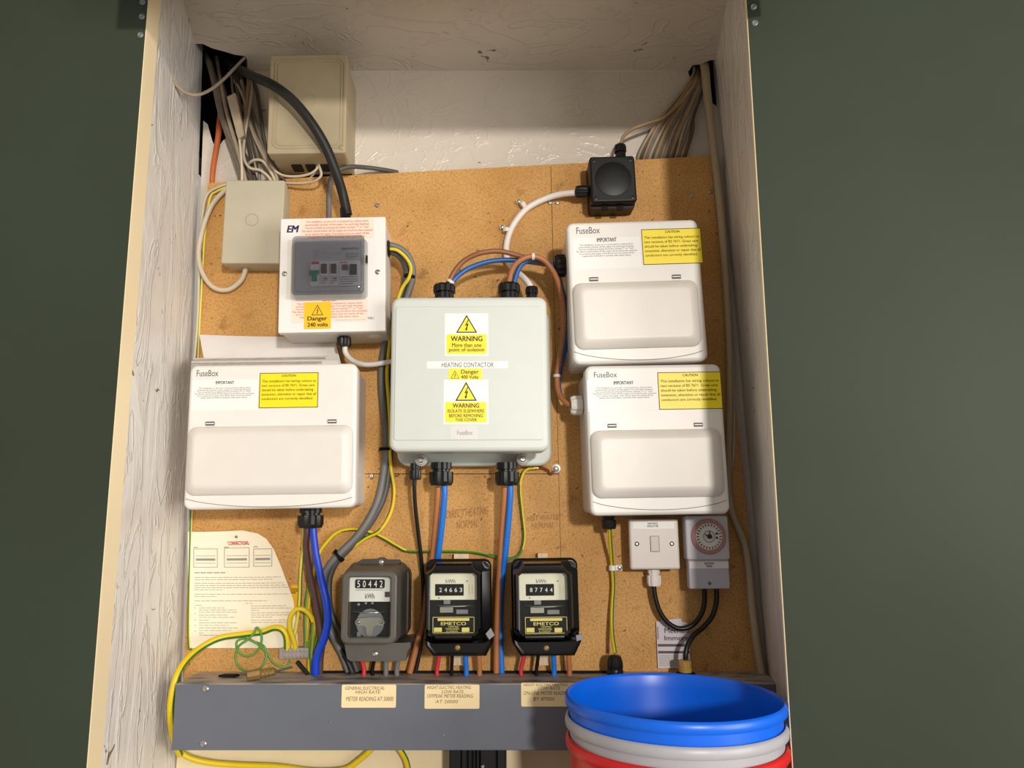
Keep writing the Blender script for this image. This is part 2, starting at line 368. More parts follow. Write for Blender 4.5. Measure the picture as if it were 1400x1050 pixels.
# ceiling rises a little towards the front (old, uneven plaster)
def wall_hit(u, v, b, f):
    lo, hi = YL, YB
    for _ in range(40):
        m = (lo+hi)/2; p = W(u, v, m); t = (YB-m)/(YB-YL); q = b(p.z).lerp(f(p.z), t)
        if p.x-q.x > 0: lo = m
        else: hi = m
    return W(u, v, (lo+hi)/2)
hit = wall_hit(253, 0, bl, fl)
slope = max(0.0, min(.25, (hit.z-zc)/(YB-hit.y))) if YB-hit.y > .02 else .1
zf = zc+slope*(YB-YR)
def struct(name, mb, mat, smooth=0, recalc=True, parent=None):
    o = mb.build(name, mat, parent, smooth, recalc)
    if parent is None: o['kind'] = 'structure'
    return o
def strip_wall(name, b, f, y1):
    m = MB(); n = 10; vs = []
    zt = zf+.02
    for i in range(n+1):
        z = ZB+(zt-ZB)*i/n
        vs += [b(z), f(z)]
    fs = [(2*i, 2*i+1, 2*i+3, 2*i+2) for i in range(n)]
    m.add(vs, fs)
    return struct(name, m, M['wall_paint_side'])
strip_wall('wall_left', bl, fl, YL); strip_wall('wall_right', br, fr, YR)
# back wall: a notch is broken out at each upper corner where the cables come through
def P2(u, v): p = W(u, v, YB); return (p.x, p.z)
zt = zc
bw = [(bl(ZB).x, ZB), (br(ZB).x, ZB), (br(1.9).x+.0, W(975, 150, YB).z)] + [P2(u, v) for u, v in ((972,140),(968,120),(955,112),(944,108),(941,99))]
bw += [(P2(941, 97)[0], zc), (P2(338, 97)[0], zc)] + [P2(u, v) for u, v in ((340,104),(337,125),(330,150),(322,178),(305,192),(296,205),(290,192),(284,170))]
bw += [P2(278, 165)]
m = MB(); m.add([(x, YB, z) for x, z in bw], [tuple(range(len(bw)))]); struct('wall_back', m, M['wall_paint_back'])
# ceiling of the recess, with the same two broken corners
def C2(u, v):
    lo, hi = YR, YB
    for _ in range(40):
        mm = (lo+hi)/2; p = W(u, v, mm)
        if p.z > zc+slope*(YB-mm): hi = mm
        else: lo = mm
    p = W(u, v, (lo+hi)/2); return (p.x, p.y, zc+slope*(YB-p.y))
cl = [C2(338, 96.9), C2(338, 84), C2(336, 77), C2(322, 75), C2(305, 70), C2(290, 66), C2(277, 60)]
cr = [C2(974, 82), C2(966, 84), C2(958, 88), C2(947, 89), C2(942, 96.9)]
pts = [Vector(p) for p in cl]+[Vector(cl[-1])+Vector((-.03,0,0)), Vector((fl(zf).x-.03, YL, zf)), Vector((fl(zf).x-.03, YR, zf)), Vector((fr(zf).x+.03, YR, zf)), Vector(cr[0])+Vector((.03,0,0))]+[Vector(p) for p in cr]
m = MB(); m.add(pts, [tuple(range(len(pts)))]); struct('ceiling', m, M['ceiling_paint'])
# dark cavities behind the broken corners
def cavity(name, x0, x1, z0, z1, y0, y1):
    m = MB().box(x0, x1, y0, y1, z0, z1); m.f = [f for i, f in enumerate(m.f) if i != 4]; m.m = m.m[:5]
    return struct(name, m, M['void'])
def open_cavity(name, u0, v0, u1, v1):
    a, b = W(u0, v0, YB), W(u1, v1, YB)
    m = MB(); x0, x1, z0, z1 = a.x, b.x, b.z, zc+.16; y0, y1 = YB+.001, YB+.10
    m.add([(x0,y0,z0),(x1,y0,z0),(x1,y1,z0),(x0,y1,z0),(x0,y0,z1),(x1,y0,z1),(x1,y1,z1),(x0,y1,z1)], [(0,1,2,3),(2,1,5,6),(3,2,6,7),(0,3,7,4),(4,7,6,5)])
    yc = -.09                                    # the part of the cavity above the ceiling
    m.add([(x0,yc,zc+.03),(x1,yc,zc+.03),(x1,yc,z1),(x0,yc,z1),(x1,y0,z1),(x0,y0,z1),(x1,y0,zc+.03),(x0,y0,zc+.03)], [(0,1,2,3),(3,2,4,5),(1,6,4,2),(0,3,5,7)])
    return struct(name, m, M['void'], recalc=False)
open_cavity('corner_cavity_1', 262, 70, 352, 215); open_cavity('corner_cavity_2', 930, 80, 982, 155)
# lintel above the opening and the floor of the cupboard
m = MB().box(fl(zf).x-.01, fr(zf).x+.01, -.37, -.355, 2.135, zf+.4).box(fl(zf).x-.01, fr(zf).x+.01, -.355, YR, zf+.02, zf+.05); struct('wall_front', m, M['wall_paint_side'])
m = MB().box(-.62, .62, -.52, .10, ZB-.03, ZB); struct('floor', m, M['floor_grey'])
# the two green doors folded back beside the opening
def door(name, e, side, y0, y1, hinge):
    o = bpy.data.objects.new(name, None); COL.objects.link(o); o['kind'] = 'structure'
    z0, z1 = ZB-.25, zf+.32
    a, b = e(z0), e(z1); k = .92*side
    def pr(xo0, xo1, ya, yb):
        m = MB()
        m.add([(p.x+xo, y, p.z) for p in (a, b) for xo in (xo0, xo1) for y in (ya, yb)], [(0,1,3,2),(4,6,7,5),(0,4,5,1),(2,3,7,6),(0,2,6,4),(1,5,7,3)])
        return m
    pr(.0012*side, k, y0, y1).build('door_panel', M['door_green'], o, 0)
    pr(0, .0012*side, y0+.0006, y1).build('edge_strip', M['edge_cream'], o, 0)
    for u, v in hinge:
        p = W(u, v, y0)
        MB().lathe([(.0045, -.001), (.0045, .0008), (.003, .002), (.0022, .001), (0, .001)], p, (0,-1,0), 14).build('screw', M['lead_grey'], o)
    return o
door('door_1', fl, -1, YL-.036, YL+.002, ((195,3),(194,23),(192,48)))
d2 = door('door_2', frd, 1, -.300, -.288, ((1032,11),(1034,33),(1061,2)))
piv = frd(1.6); d2.matrix_world = Matrix.Translation(piv) @ Matrix.Rotation(math.radians(-13), 4, 'Z') @ Matrix.Translation(-piv)
m = MB(); m.add([(p.x+.004+x, y, p.z) for p in (fr(ZB-.25), fr(zf+.32)) for x in (0, .9) for y in (-.286, YR)], [(0,1,3,2),(4,6,7,5),(0,4,5,1),(2,3,7,6),(0,2,6,4),(1,5,7,3)]); struct('door_gap_filler', m, M['wall_paint_side'])  # unseen filler behind the right door, added to stop light leaking through

# ------------------------------------------------------------------ backing board, lower panel
bo = bpy.data.objects.new('backing_board', None); COL.objects.link(bo); bo.location = W(660, 900, 0)
tag(bo, 'brown chipboard backing board that carries all the electrical boxes', 'board')
def board(name, quad, mat='chipboard', y0=0.0, y1=.018, parent=bo):
    p = [W(u, v, 0) for u, v in quad]; o = bo.location
    pts = [(q.x-o.x, q.z-o.z) for q in p]
    return MB().poly(pts, y0, y1).build(name, M[mat], parent, 0)
board('board_panel', ((284,250),(752.6,225),(763.6,647.4),(262.5,647.4)))
board('board_panel', ((262.5,648.4),(763.6,648.4),(771,945),(249.5,945)))
board('board_panel', ((753.3,225),(971,213),(1046,945),(771.7,945)))
def bscrew(u, v, r=.0042):
    p = W(u, v, 0)-bo.location
    MB().lathe([(r, -.001), (r, .0012), (r*.7, .0025), (r*.45, .0026), (r*.4, .001), (0, .001)], p, (0,-1,0), 14).build('screw', M['steel'], bo)
for u, v in ((516,281),(762,277),(508,651),(945,268),(971,262),(752,277)): bscrew(u, v)
def btext(name, body, mat, u0, v0, u1, v1, rot=0.0):
    a, b = W(u0, v0, -.0006)-bo.location, W(u1, v1, -.0006)-bo.location
    vs, fs = textmesh(body, 0, 'CENTER', .2, 1.0); m = MB()
    m.add([(a.x+(b.x-a.x)*x, -.0005, b.z+(a.z-b.z)*z+rot*(x-.5)*(b.x-a.x)) for x, z, q in vs], fs)
    m.build(name, M[mat], bo, 0, recalc=False)
btext('pencil_writing', 'DIRECT HEATING\nNORMAL', 'pencil', 610, 695, 668, 722, .1)
btext('pencil_writing', 'HOT WATER\nNORMAL', 'pencil', 720, 704, 764, 722, .05)
lp = MB().poly([(q.x, q.z) for q in (W(243,1020,.004), W(1055,1020,.004), W(1090,1300,.004), W(222,1300,.004))], .004, .019).build('lower_panel', M['lower_cream'], None, 0)
tag(lp, 'cream painted lower panel below the grey cable trunking', 'panel')

# ------------------------------------------------------------------ cable trunking
YT = -.095
tz = W(660, 917, 0).z; tzb = W(660, 1026, YT).z
tx0 = W(240, 934, YT).x; tx1 = W(1049, 940, -.02).x
tr = bpy.data.objects.new('cable_trunking', None); COL.objects.link(tr); tr.location = ((tx0+tx1)/2, 0, tzb)
tag(tr, 'dark grey dusty metal cable trunking across the foot of the board', 'trunking')
hw, hh = (tx1-tx0)/2, tz-tzb
MB().box(-hw+.002, hw-.002, YT+.0015, 0, 0, hh-.0012).build('trunking_body', M['trunking_grey'], tr, 0)
MB().loft([ring(rrect(0, hh/2, 2*hw, hh, .0015, 2), YT+.012), ring(rrect(0, hh/2, 2*hw, hh, .0015, 2), YT+.001), ring(rrect(0, hh/2, 2*hw-.002, hh-.002, .001, 2), YT)]).build('trunking_lid', M['trunking_grey'], tr, 20)
def tp(u, v, Y=YT): return W(u, v, Y)-tr.location
for u, v, r in ((281,942,.0048),(278,1017,.0048),(452,987,.0014),(607,1004,.0014)):
    MB().lathe([(r, 0), (r, .001), (r*.7, .0022), (r*.4, .0022), (r*.35, .001), (0, .001)], tp(u, v), (0,-1,0), 14).build('screw', M['steel'], tr)
p = tp(640, 914.5, -.012)
MB().rslab(0, 0, .46, .010, .002, -.001, .004).build('cable_slot', M['black_matt'], tr, 0).matrix_local = Matrix.Translation((p.x-.01, -.010, hh+.0002)) @ Matrix.Rotation(-PI/2, 4, 'X')
for k, (u0, v0, u1, v1, lines, lab) in enumerate((
    (467,936,541.5,967.5, (('GENERAL ELECTRICAL', 472,938.5,526,943),('HIGH RATE', 486,944,520,948.5),('METER READING AT 50000', 473,952.5,538,958.5)), 'cream handwritten card below the grey electricity meter'),
    (580.5,936,655.5,969, (('NIGHT ELECTRIC HEATING', 584,937.5,644,942),('LOW RATE', 604,943.5,634,948),('OFFPEAK METER READING', 584,949,647,954),('AT 20000', 595,957,626,961.5)), 'cream handwritten card below the middle black meter'),
    (712.5,933.5,788,966, (('NIGHT ELECTRIC HEATING', 716,934.5,776,938),('LOW RATE', 736,938.5,766,943),('ON-LINE METER READING', 716,945,780,950),('BY 87000', 729,953,758,958)), 'cream handwritten card partly hidden by the blue bucket'))):
    t = T('handwritten_card', lab, 'card', ((u0,v0),(u1,v0),(u1,v1),(u0,v1)), YT-.0006, YT-.0002, 'handwritten cards on the trunking')
    MB().rslab(0, 0, t.w, t.h, .002, -.0006, 0).build('card', M['card_cream'], t, 0)
    for s, a, b, c, d in lines: t.text('handwriting', s, M['ink_brown'], a, b, c, d, -.0009, shear=.15)

# ------------------------------------------------------------------ sticker pieces
def triangle(t, st, u0, v0, u1, v1, y, ink='ink', fill='sticker_yellow'):
    cx, cz, w, h = t.rect(u0, v0, u1, v1, y)
    def tri(k): return [(cx-w/2*k, cz-h/2+h*(1-k)*.33), (cx+w/2*k, cz-h/2+h*(1-k)*.33), (cx, cz-h/2+h*(1-k)*.33+h*k)]
    MB().poly(tri(1), y-.0002, y).build('triangle_border', M[ink], st, 0)
    MB().poly(tri(.82), y-.0004, y-.0002).build('triangle_fill', M[fill], st, 0)
    b = [(.08,.66),(-.10,.30),(.02,.34),(-.06,.12),(-.11,.14),(-.02,.0),(.07,.14),(.02,.13),(.12,.44),(.0,.40),(.14,.66)]
    MB().poly([(cx+x*w*.8, cz-h/2+h*.10+z*h*.95) for x, z in b], y-.0006, y-.0004).build('lightning_bolt', M[ink], st, 0)

# ------------------------------------------------------------------ white consumer units
RCDTXT = 'This installation, or part of it, is protected by a device which\nautomatically switches off the supply if an earth fault develops.\nTest six-monthly by pressing the button marked "T" or "Test".\nThe device should switch off the supply and should be then switched\non to restore the supply. If the device does not switch off the\nsupply when the button is pressed, seek expert advice.'
CAUTXT = 'This installation has wiring colours to\ntwo versions of BS 7671. Great care\nshould be taken before undertaking\nextension, alteration or repair that all\nconductors are correctly identified.'
def consumer_unit(label, quad, door_px, logo, imp, para, caution, clips, white_label, group='consumer units'):
    D = -.111
    t = T('consumer_unit', label, 'fuse box', quad, D, 0, group)
    MB().rslab(0, 0, t.w-.006, t.h-.008, .008, D+.022, -.0002, 0).build('back_tub', M['white_plastic_tub'], t)
    MB().rslab(0, 0, t.w, t.h, .011, D, D+.024, .005).build('front_cover', M['white_plastic'], t)
    # raised hinged door with a deep soft edge
    (u0, v0, u1, v1) = door_px; cx, cz, w, h = t.rect(u0, v0, u1, v1, D-.006)
    rings = []
    for ins, y, r in ((0, D+.001, .014), (0, D-.002, .014), (.0015, D-.0045, .013), (.005, D-.0075, .012), (.0085, D-.0105, .010), (.012, D-.0125, .009), (.015, D-.013, .008), (.0165, D-.013, .008)):
        rings.append(ring(rrect(cx, cz, w-2*ins, h-2*ins, r, 5), y))
    MB().loft(rings).build('door', M['door_plastic'], t, 50)
    for (u, v) in clips:
        t.plate('hinge_clip', M['ink_grey'], u-6, v-2.6, u+6, v+2.6, D, .0016, .0004)
        t.plate('hinge_clip', M['white_plastic'], u-5.5, v-.7, u+5.5, v+.7, D-.0016, .0006, .0003)
    # shallow curved lip line below the door
    a = t.l(quad[3][0]+4, v1+6, D); b = t.l(quad[2][0]-4, v1+4, D); mid = t.l((quad[3][0]+quad[2][0])/2, v1+17, D)
    pts = []
    for k in range(17):
        s = k/16; q = a.lerp(b, s); q.z += (mid.z-(a.z+b.z)/2)*(1-(2*s-1)**2)**.8; q.y = D-.0001; pts.append(q)
    MB().tube(pts, .0006, 6, sub=1).build('curved_lip', M['ink_light'], t)
    t.text('logo_lettering', 'FuseBox', M['ink_grey'], *logo, D-.0003)
    wl = t.plate('rcd_notice', M['sticker_white'], *white_label, D, .0003, .001)
    t.text('lettering', 'IMPORTANT', M['ink'], *imp, D-.0005, wl, .02)
    t.text('lettering', RCDTXT, M['ink_grey'], *para, D-.0005, wl)
    # yellow caution sticker with a dark border
    u0, v0, u1, v1 = caution
    cs = t.plate('caution_sticker', M['ink_olive'], u0, v0, u1, v1, D, .0003, .0006)
    t.plate('sticker_face', M['sticker_yellow'], u0+1, v0+1, u1-1, v1-1, D-.0003, .0002, .0004, cs)
    w, h = u1-u0, v1-v0
    t.text('lettering', 'CAUTION', M['ink_olive'], u0+w*.38, v0+h*.05, u0+w*.62, v0+h*.115, D-.0007, cs, .02)
    t.text('lettering', CAUTXT, M['ink_olive'], u0+w*.04, v0+h*.2, u0+w*.965, v0+h*.79, D-.0007, cs, .008, 'LEFT', 0, 1.25)
    return t
cu1 = consumer_unit('wide white consumer unit at the left, with papers tucked behind its top', ((260,499.5),(489,496),(485.5,694),(249.5,697)),
    (254,582,482,676), (269,506,298.5,514.5), (295,521,320,525), (266,529.5,347,545), (354.5,509.5,435,557.5), ((287,579),(454,576)), (262,519,352,561))
cu2 = consumer_unit('upper right white consumer unit, beside the right-hand wall', ((777,305.5),(957,298),(965.5,494),(781,497)),
    (785,384,957.5,475), (788,310.5,820,319.5), (816,325,843,330.5), (787.5,333,871,351), (878,312.5,960,361), ((812,381.5),(925,378)), (783.5,324.5,876,367))
cu3 = consumer_unit('lower right white consumer unit, above the switch and timer', ((800.5,500.5),(986.5,496.5),(997.5,703),(806.5,705)),
    (809,587,989.5,680), (812,508.5,843.5,516), (839,521,866,525.5), (810,529,897,545), (900,508.5,987,559.5), ((837,582),(955,580.5)), (803,519,898,562))
cu1.gland('cable_gland', 425, 696, (0,0,-1), .020, .029, M['black_gland'], -.060)
cu2.gland('cable_gland', 779, 363, (-1,0,0), .019, .026, M['black_gland'], -.050)
cu3.gland('cable_gland', 803, 554, (-1,0,0), .016, .027, M['white_cable'], -.050)
cu3.gland('cable_gland', 832, 704, (0,0,-1), .0115, .022, M['black_gland'], -.040)

# ------------------------------------------------------------------ heating contactor enclosure
D = -.130
ct = T('contactor_enclosure', 'large square pale grey enclosure with warning stickers in the middle of the board', 'enclosure', ((536,406),(748.5,405),(750,617),(531.5,617.5)), D)
MB().rslab(0, 0, ct.w-.012, ct.h-.012, .012, D+.03, -.004).build('tub', M['contactor_base'], ct)
MB().rslab(.0065, -.0035, ct.w+.012, ct.h+.024, .02, -.030, -.0002, .004).build('back_flange', M['contactor_grey'], ct)
MB().rslab(0, 0, ct.w, ct.h, .013, D, D+.042, .006).build('lid', M['contactor_grey'], ct)
cx, cz, w, h = ct.rect(540, 419, 741, 602, D)
MB().rslab(cx, cz, w, h, .004, D-.0014, D, .0012).build('raised_panel', M['contactor_grey'], ct, 20)
for u, v in ((576,629),(714.5,628)):
    p = ct.l(u, v, -.058)
    MB().lathe([(.010,0),(.010,.028),(.006,.032)], (p.x, -.032, p.z), (0,-1,0), 16).build('screw_pillar', M['contactor_base'], ct)
    MB().lathe([(.0048,0),(.0048,.002),(.003,.0034),(.002,.0034),(.0018,.0015),(0,.0015)], (p.x, -.064, p.z), (0,-1,0), 16).build('screw', M['steel'], ct)
yp = D-.0014
def warning(v0, v1, u0, u1, tri, panel, lines):
    st = ct.plate('warning_sticker', M['sticker_white'], u0, v0, u1, v1, yp, .0003, .0006)
    triangle(ct, st, *tri, yp-.0003)
    ct.plate('sticker_panel', M['sticker_yellow'], *panel, yp-.0003, .0002, .002, st)
    for s, a, b, c, d, bo_ in lines: ct.text('lettering', s, M['ink_olive'] if bo_ < .02 else M['ink'], a, b, c, d, yp-.0007, st, bo_)
warning(428.5,486.5,608,667.5, (623.5,430.5,652.5,455), (610.5,457,665.5,484), (('WARNING',616.5,459.5,659.5,466.5,.025),('More than one',618,469,658,474.5,.018),('point of isolation',614,475.5,662,482,.018)))
warning(519,580,606.5,667.5, (622.5,522,652,548), (608.5,549.5,665,577.5), (('WARNING',619,551.5,655,557.5,.02),('ISOLATE ELSEWHERE',612,559.5,662,564,.015),('BEFORE REMOVING',614,566,660,570.5,.015),('THIS COVER',622.5,572,652,576,.015)))
st = ct.plate('name_strip', M['sticker_white'], 583.5, 494, 694.5, 503.5, yp, .0003, .0004)
ct.text('lettering', 'HEATING CONTACTOR', M['ink_grey'], 604, 495.5, 675, 502, yp-.0005, st)
st = ct.plate('danger_sticker', M['sticker_yellow'], 613.5, 504, 659, 519, yp, .0003, .0006)
triangle(ct, st, 616, 506.5, 628, 517.5, yp-.0003)
ct.text('lettering', 'Danger', M['ink_olive'], 630.5, 505.5, 654.5, 512.5, yp-.0005, st, .02)
ct.text('lettering', '400 Volts', M['ink_olive'], 630.5, 513, 654, 517.8, yp-.0005, st, .02)
st = ct.plate('maker_label', M['label_pale'], 616, 582, 653.5, 600.5, yp, .0002, .0004)
ct.text('lettering', 'FuseBox', M['ink_light'], 625, 588.5, 646, 594.5, yp-.0004, st)
ct.gland('cable_gland', 607.5, 406, (0,0,1), .0185, .0205, M['black_gland'], -.060)
ct.gland('cable_gland', 696, 406, (0,0,1), .0185, .022, M['black_gland'], -.060)
ct.gland('cable_gland', 727, 407, (0,0,1), .0105, .018, M['black_gland'], -.060)
ct.gland('cable_gland', 568, 637, (0,0,-1), .0095, .022, M['black_gland'], -.050)
ct.gland('cable_gland', 603.5, 636, (0,0,-1), .0195, .032, M['black_gland'], -.050)
ct.gland('cable_gland', 693, 636, (0,0,-1), .0195, .032, M['black_gland'], -.050)

# ------------------------------------------------------------------ switch box with the smoked cover
D = -.095
em = T('switch_fuse_box', 'white metal switch box with smoked clear cover over its breakers', 'switch box', ((384.5,298.5),(526.8,296.5),(527,452),(379,456)), D)
MB().rslab(0, 0, em.w-.003, em.h-.003, .003, D+.006, -.0002).build('back_box', M['white_plastic_tub'], em)
MB().rslab(0, 0, em.w, em.h, .002, D, D+.014, .0015).build('front_cover', M['white_metal'], em)
em.text('logo_lettering', 'EM', M['ink_navy'], 392.5, 308.5, 408.5, 317.5, D-.0004, None, .05, 'CENTER', .22)
st = em.plate('rcd_notice', M['sticker_peach'], 410.5, 298.8, 511.5, 327, D, .0003, .0005)
em.text('lettering', RCDTXT, M['ink_orange'], 412.5, 301, 509.5, 326, D-.0005, st, .012)
st = em.plate('test_notice', M['sticker_peach'], 398.5, 409.5, 502.5, 441, D, .0003, .0005)
em.text('lettering', 'IMPORTANT', M['ink_orange'], 441, 410, 460, 412.5, D-.0005, st, .012)
em.text('lettering', RCDTXT, M['ink_orange'], 399.5, 413.5, 501.5, 435, D-.0005, st, .01)
em.dashes('dotted_line', M['ink_light'], 458, 436, 500, 438.5, D-.0005, 1, st, .2, 3, 1)
em.text('lettering', 'MAR-2', M['ink_grey'], 503, 433, 511.5, 436.5, D-.0004)
st = em.plate('danger_sticker', M['sticker_amber'], 416, 413, 452.5, 449.5, D-.0004, .0004, .0006)
triangle(em, st, 426, 416.5, 442, 431, D-.0008, fill='sticker_amber')
em.text('lettering', 'Danger', M['ink'], 420.5, 432.5, 447, 439.8, D-.0010, st, .03)
em.text('lettering', '240 volts', M['ink'], 420.5, 441, 448, 446.5, D-.0010, st, .03)
em.screw(389, 374.5, .0042); em.screw(516.5, 372, .0042)
em.plate('cover_bracket', M['clear_bracket'], 392.5, 327, 500, 408, D, .0012, .002)
ip = em.plate('inner_panel', M['rcd_grey'], 404, 329, 494, 399, D-.0012, .002, .002)
em.plate('breaker_block', M['rcd_body'], 424.5, 357, 492.5, 391, D-.0032, .004, .001)
q = em.plate('breaker', M['rcd_body'], 424, 357, 437, 390, D-.0072, .002, .001)
em.plate('red_flag', M['rcd_red'], 425.5, 357.5, 436, 361, D-.0092, .0006, .0004, q)
p0 = [em.l(u, v, D-.0098) for u, v in ((423,370),(436.5,370),(435.5,375),(433.5,376),(433.5,384.5),(426,384.5),(426,376),(423.5,375))]
MB().poly([(p.x, p.z) for p in p0], D-.0125, D-.0092).build('toggle', M['rcd_green'], q, 0)
for u0, u1 in ((439,448),(452,461)):
    q = em.plate('breaker', M['rcd_body'], u0-1.5, 358.5, u1+2, 390, D-.0072, .002, .001)
    em.plate('toggle', M['rcd_maroon'], u0, 360.5, u1-1.5, 373, D-.0092, .003, .0006, q)
    em.plate('marking', M['rcd_red'], u0+4, 380, u1-.5, 382, D-.0092, .0002, .0002, q)
    em.dashes('lettering', M['ink_grey'], u0-.5, 377, u1, 388, D-.0094, 4, q, .35, u0)
q = em.plate('residual_current_device', M['rcd_body'], 464, 358, 491.5, 390, D-.0072, .002, .001)
em.plate('test_button', M['rcd_test'], 467.5, 361.5, 475.5, 369, D-.0092, .002, .0006, q)
em.plate('toggle', M['ink'], 478, 361, 487.5, 375, D-.0092, .003, .0006, q)
em.plate('marking', M['rcd_red'], 464.5, 358.3, 475, 359.5, D-.0092, .0002, .0002, q)
em.dashes('lettering', M['ink_grey'], 465, 377, 490, 389, D-.0094, 4, q, .35, 44)
em.text('lettering', 'MAIN SWITCH', M['ink_grey'], 467, 338.5, 490.5, 341.5, D-.0034, ip, .03)
em.dashes('lettering', M['ink_grey'], 472, 345, 490, 354, D-.0034, 4, ip, .35, 9)
em.dashes('lettering', M['ink_light'], 440, 344, 468, 353, D-.0034, 3, ip, .25, 10)
em.dashes('lettering', M['ink_light'], 428, 341, 436, 354, D-.0034, 5, ip, .4, 12)
cx, cz, w, h = em.rect(398.5, 322.5, 500.5, 406, D-.02)
rings = []
for ins, y in ((0, D-.0013), (.0015, D-.016), (.003, D-.022), (.006, D-.0255), (.010, D-.027), (.011, D-.027)):
    rings.append(ring(rrect(cx, cz, w-2*ins, h-2*ins, .008, 5), y))
MB().loft(rings, True, True).build('smoked_cover', M['smoked_plastic'], em, 40)
MB().frame(rrect(cx, cz, w-.004, h-.004, .007, 5), rrect(cx, cz, w-.016, h-.016, .005, 5), D-.0272, D-.0255, D-.0255).build('cover_rim', M['smoked_rim'], em, 40)
em.plate('cover_catch', M['black_plastic'], 500, 349, 502.5, 359, D-.006, .004, .0006)
# rubber grommet in the right side, knock-outs underneath
p = em.l(534, 340, -.050)
MB().lathe([(.014,-.002),(.014,.003),(.010,.005),(.009,.001)], (em.w/2-.002, p.y, p.z), (1,0,0), 20).build('grommet', M['black_gland'], em)
p = em.l(514, 456, -.05)
MB().lathe([(.012,-.0004),(.012,.0012),(.010,.0014)], (p.x, -.055, -em.h/2+.0015), (0,0,-1), 20).build('knock_out', M['white_metal'], em)
em.gland('cable_gland', 470.5, 456, (0,0,-1), .0115, .022, M['black_gland'], -.055)
p = em.l(475, 297, -.05)
MB().lathe([(.0105,-.003),(.0105,.010),(.0092,.012),(.0085,.03),(.0075,.034)], (p.x, -.055, em.h/2-.001), (-.12,0,1), 16).build('cable_shroud', M['black_gland'], em)

# ------------------------------------------------------------------ beige and black junction boxes
Yb, Yf = YB-.0005, -.084
jb = T('junction_box', 'large beige plastic junction box high on the back wall', 'junction box', ((369.5,76.5),(474.5,73),(472.5,210),(364.8,209)), Yf, Yb)
d = Yf-Yb
MB().rslab(0, 0, jb.w-.004, jb.h-.004, .005, d+.024, 0).build('back_box', M['beige_plastic'], jb)
MB().rslab(0, 0, jb.w, jb.h, .004, d, d+.024, .002).build('lid', M['beige_plastic'], jb)
cx, cz, w, h = jb.rect(374.5, 80.5, 470.5, 203, d)
def step(w, h, r, c):                       # outline with small cut-in corners
    return [(cx-w/2+c, cz-h/2), (cx+w/2-c, cz-h/2), (cx+w/2, cz-h/2+c), (cx+w/2, cz+h/2-c), (cx+w/2-c, cz+h/2), (cx-w/2+c, cz+h/2), (cx-w/2, cz+h/2-c), (cx-w/2, cz-h/2+c)]
MB().frame(step(w, h, 0, .008), step(w-.0022, h-.0022, 0, .008), d-.0012, d+.0005, d+.0005).build('lid_rib', M['beige_plastic'], jb, 0)
MB().frame(step(w-.010, h-.010, 0, .006), step(w-.0122, h-.0122, 0, .006), d-.001, d+.0005, d+.0005).build('lid_rib', M['beige_plastic'], jb, 0)
p = jb.l(423, 137, d); MB().frame(circ(p.x, p.z, .0115), circ(p.x, p.z, .0105), d-.0006, d+.0005, d+.0005).build('knock_out_mark', M['beige_plastic'], jb, 30)
jb.screw(467.5, 201, .0048, M['beige_plastic'])
for k, x in enumerate((-.036, -.012, .014)):
    MB().box(x, x+.017, d+.045, d+.07, -jb.h/2-.0005, -jb.h/2+.006).build('cable_entry', M['void'], jb, 0)
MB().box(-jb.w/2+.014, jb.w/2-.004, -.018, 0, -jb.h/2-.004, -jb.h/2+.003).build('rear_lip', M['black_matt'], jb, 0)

Yf = -.046
j2 = T('junction_box', 'small pale beige junction box left of the white switch box', 'junction box', ((307,247),(387.5,245.5),(386,361),(303.8,359)), Yf)
MB().rslab(0, 0, j2.w-.003, j2.h-.003, .003, Yf+.016, -.0002).build('back_box', M['beige_plastic_pale'], j2)
MB().rslab(0, 0, j2.w, j2.h, .003, Yf, Yf+.018, .002).build('lid', M['beige_plastic_pale'], j2)
p = j2.l(344.5, 300.5); MB().frame(circ(p.x, p.z, .0108), circ(p.x, p.z, .0100), Yf-.0006, Yf+.0005, Yf+.0005).build('knock_out_mark', M['beige_plastic'], j2, 30)
MB().box(-j2.w/2-.0006, -j2.w/2+.002, Yf+.002, Yf+.015, .002, .014).build('lid_notch', M['beige_plastic'], j2, 0)

Yf = -.052
bj = T('junction_box', 'square black junction box at the top right of the board', 'junction box', ((808.3,215),(869.8,212.5),(868,275),(807.3,276)), Yf)
MB().rslab(0, -.003, bj.w, bj.h+.004, .005, Yf+.018, -.0002).build('back_box', M['black_plastic'], bj)
MB().rslab(0, 0, bj.w+.001, bj.h+.001, .005, Yf, Yf+.02, .003).build('lid', M['black_plastic'], bj)
MB().lathe([(.031,0),(.0305,.001),(.025,.0022),(.012,.003),(0,.0032)], (0, Yf+.0003, 0), (0,-1,0), 36).build('domed_centre', M['black_plastic'], bj, 40)
for x in (-.014, .012): MB().rslab(x, -bj.h/2-.004, .011, .008, .0015, Yf+.016, Yf+.02).build('cable_entry', M['void'], bj, 0)
for sx in (-1, 1):
    for sz in (-1, 1): MB().lathe([(.003,0),(.003,.0006),(.0016,.0008),(.0014,.0002),(0,.0002)], (sx*(bj.w/2-.007), Yf, sz*(bj.h/2-.007)), (0,-1,0), 12).build('lid_screw', M['black_gland'], bj)
bj.gland('cable_gland', 848.5, 214, (0,0,1), .0105, .021, M['black_gland'], -.026)
bj.gland('cable_gland', 808.5, 261.5, (-1,0,0), .0105, .027, M['black_gland'], -.026)

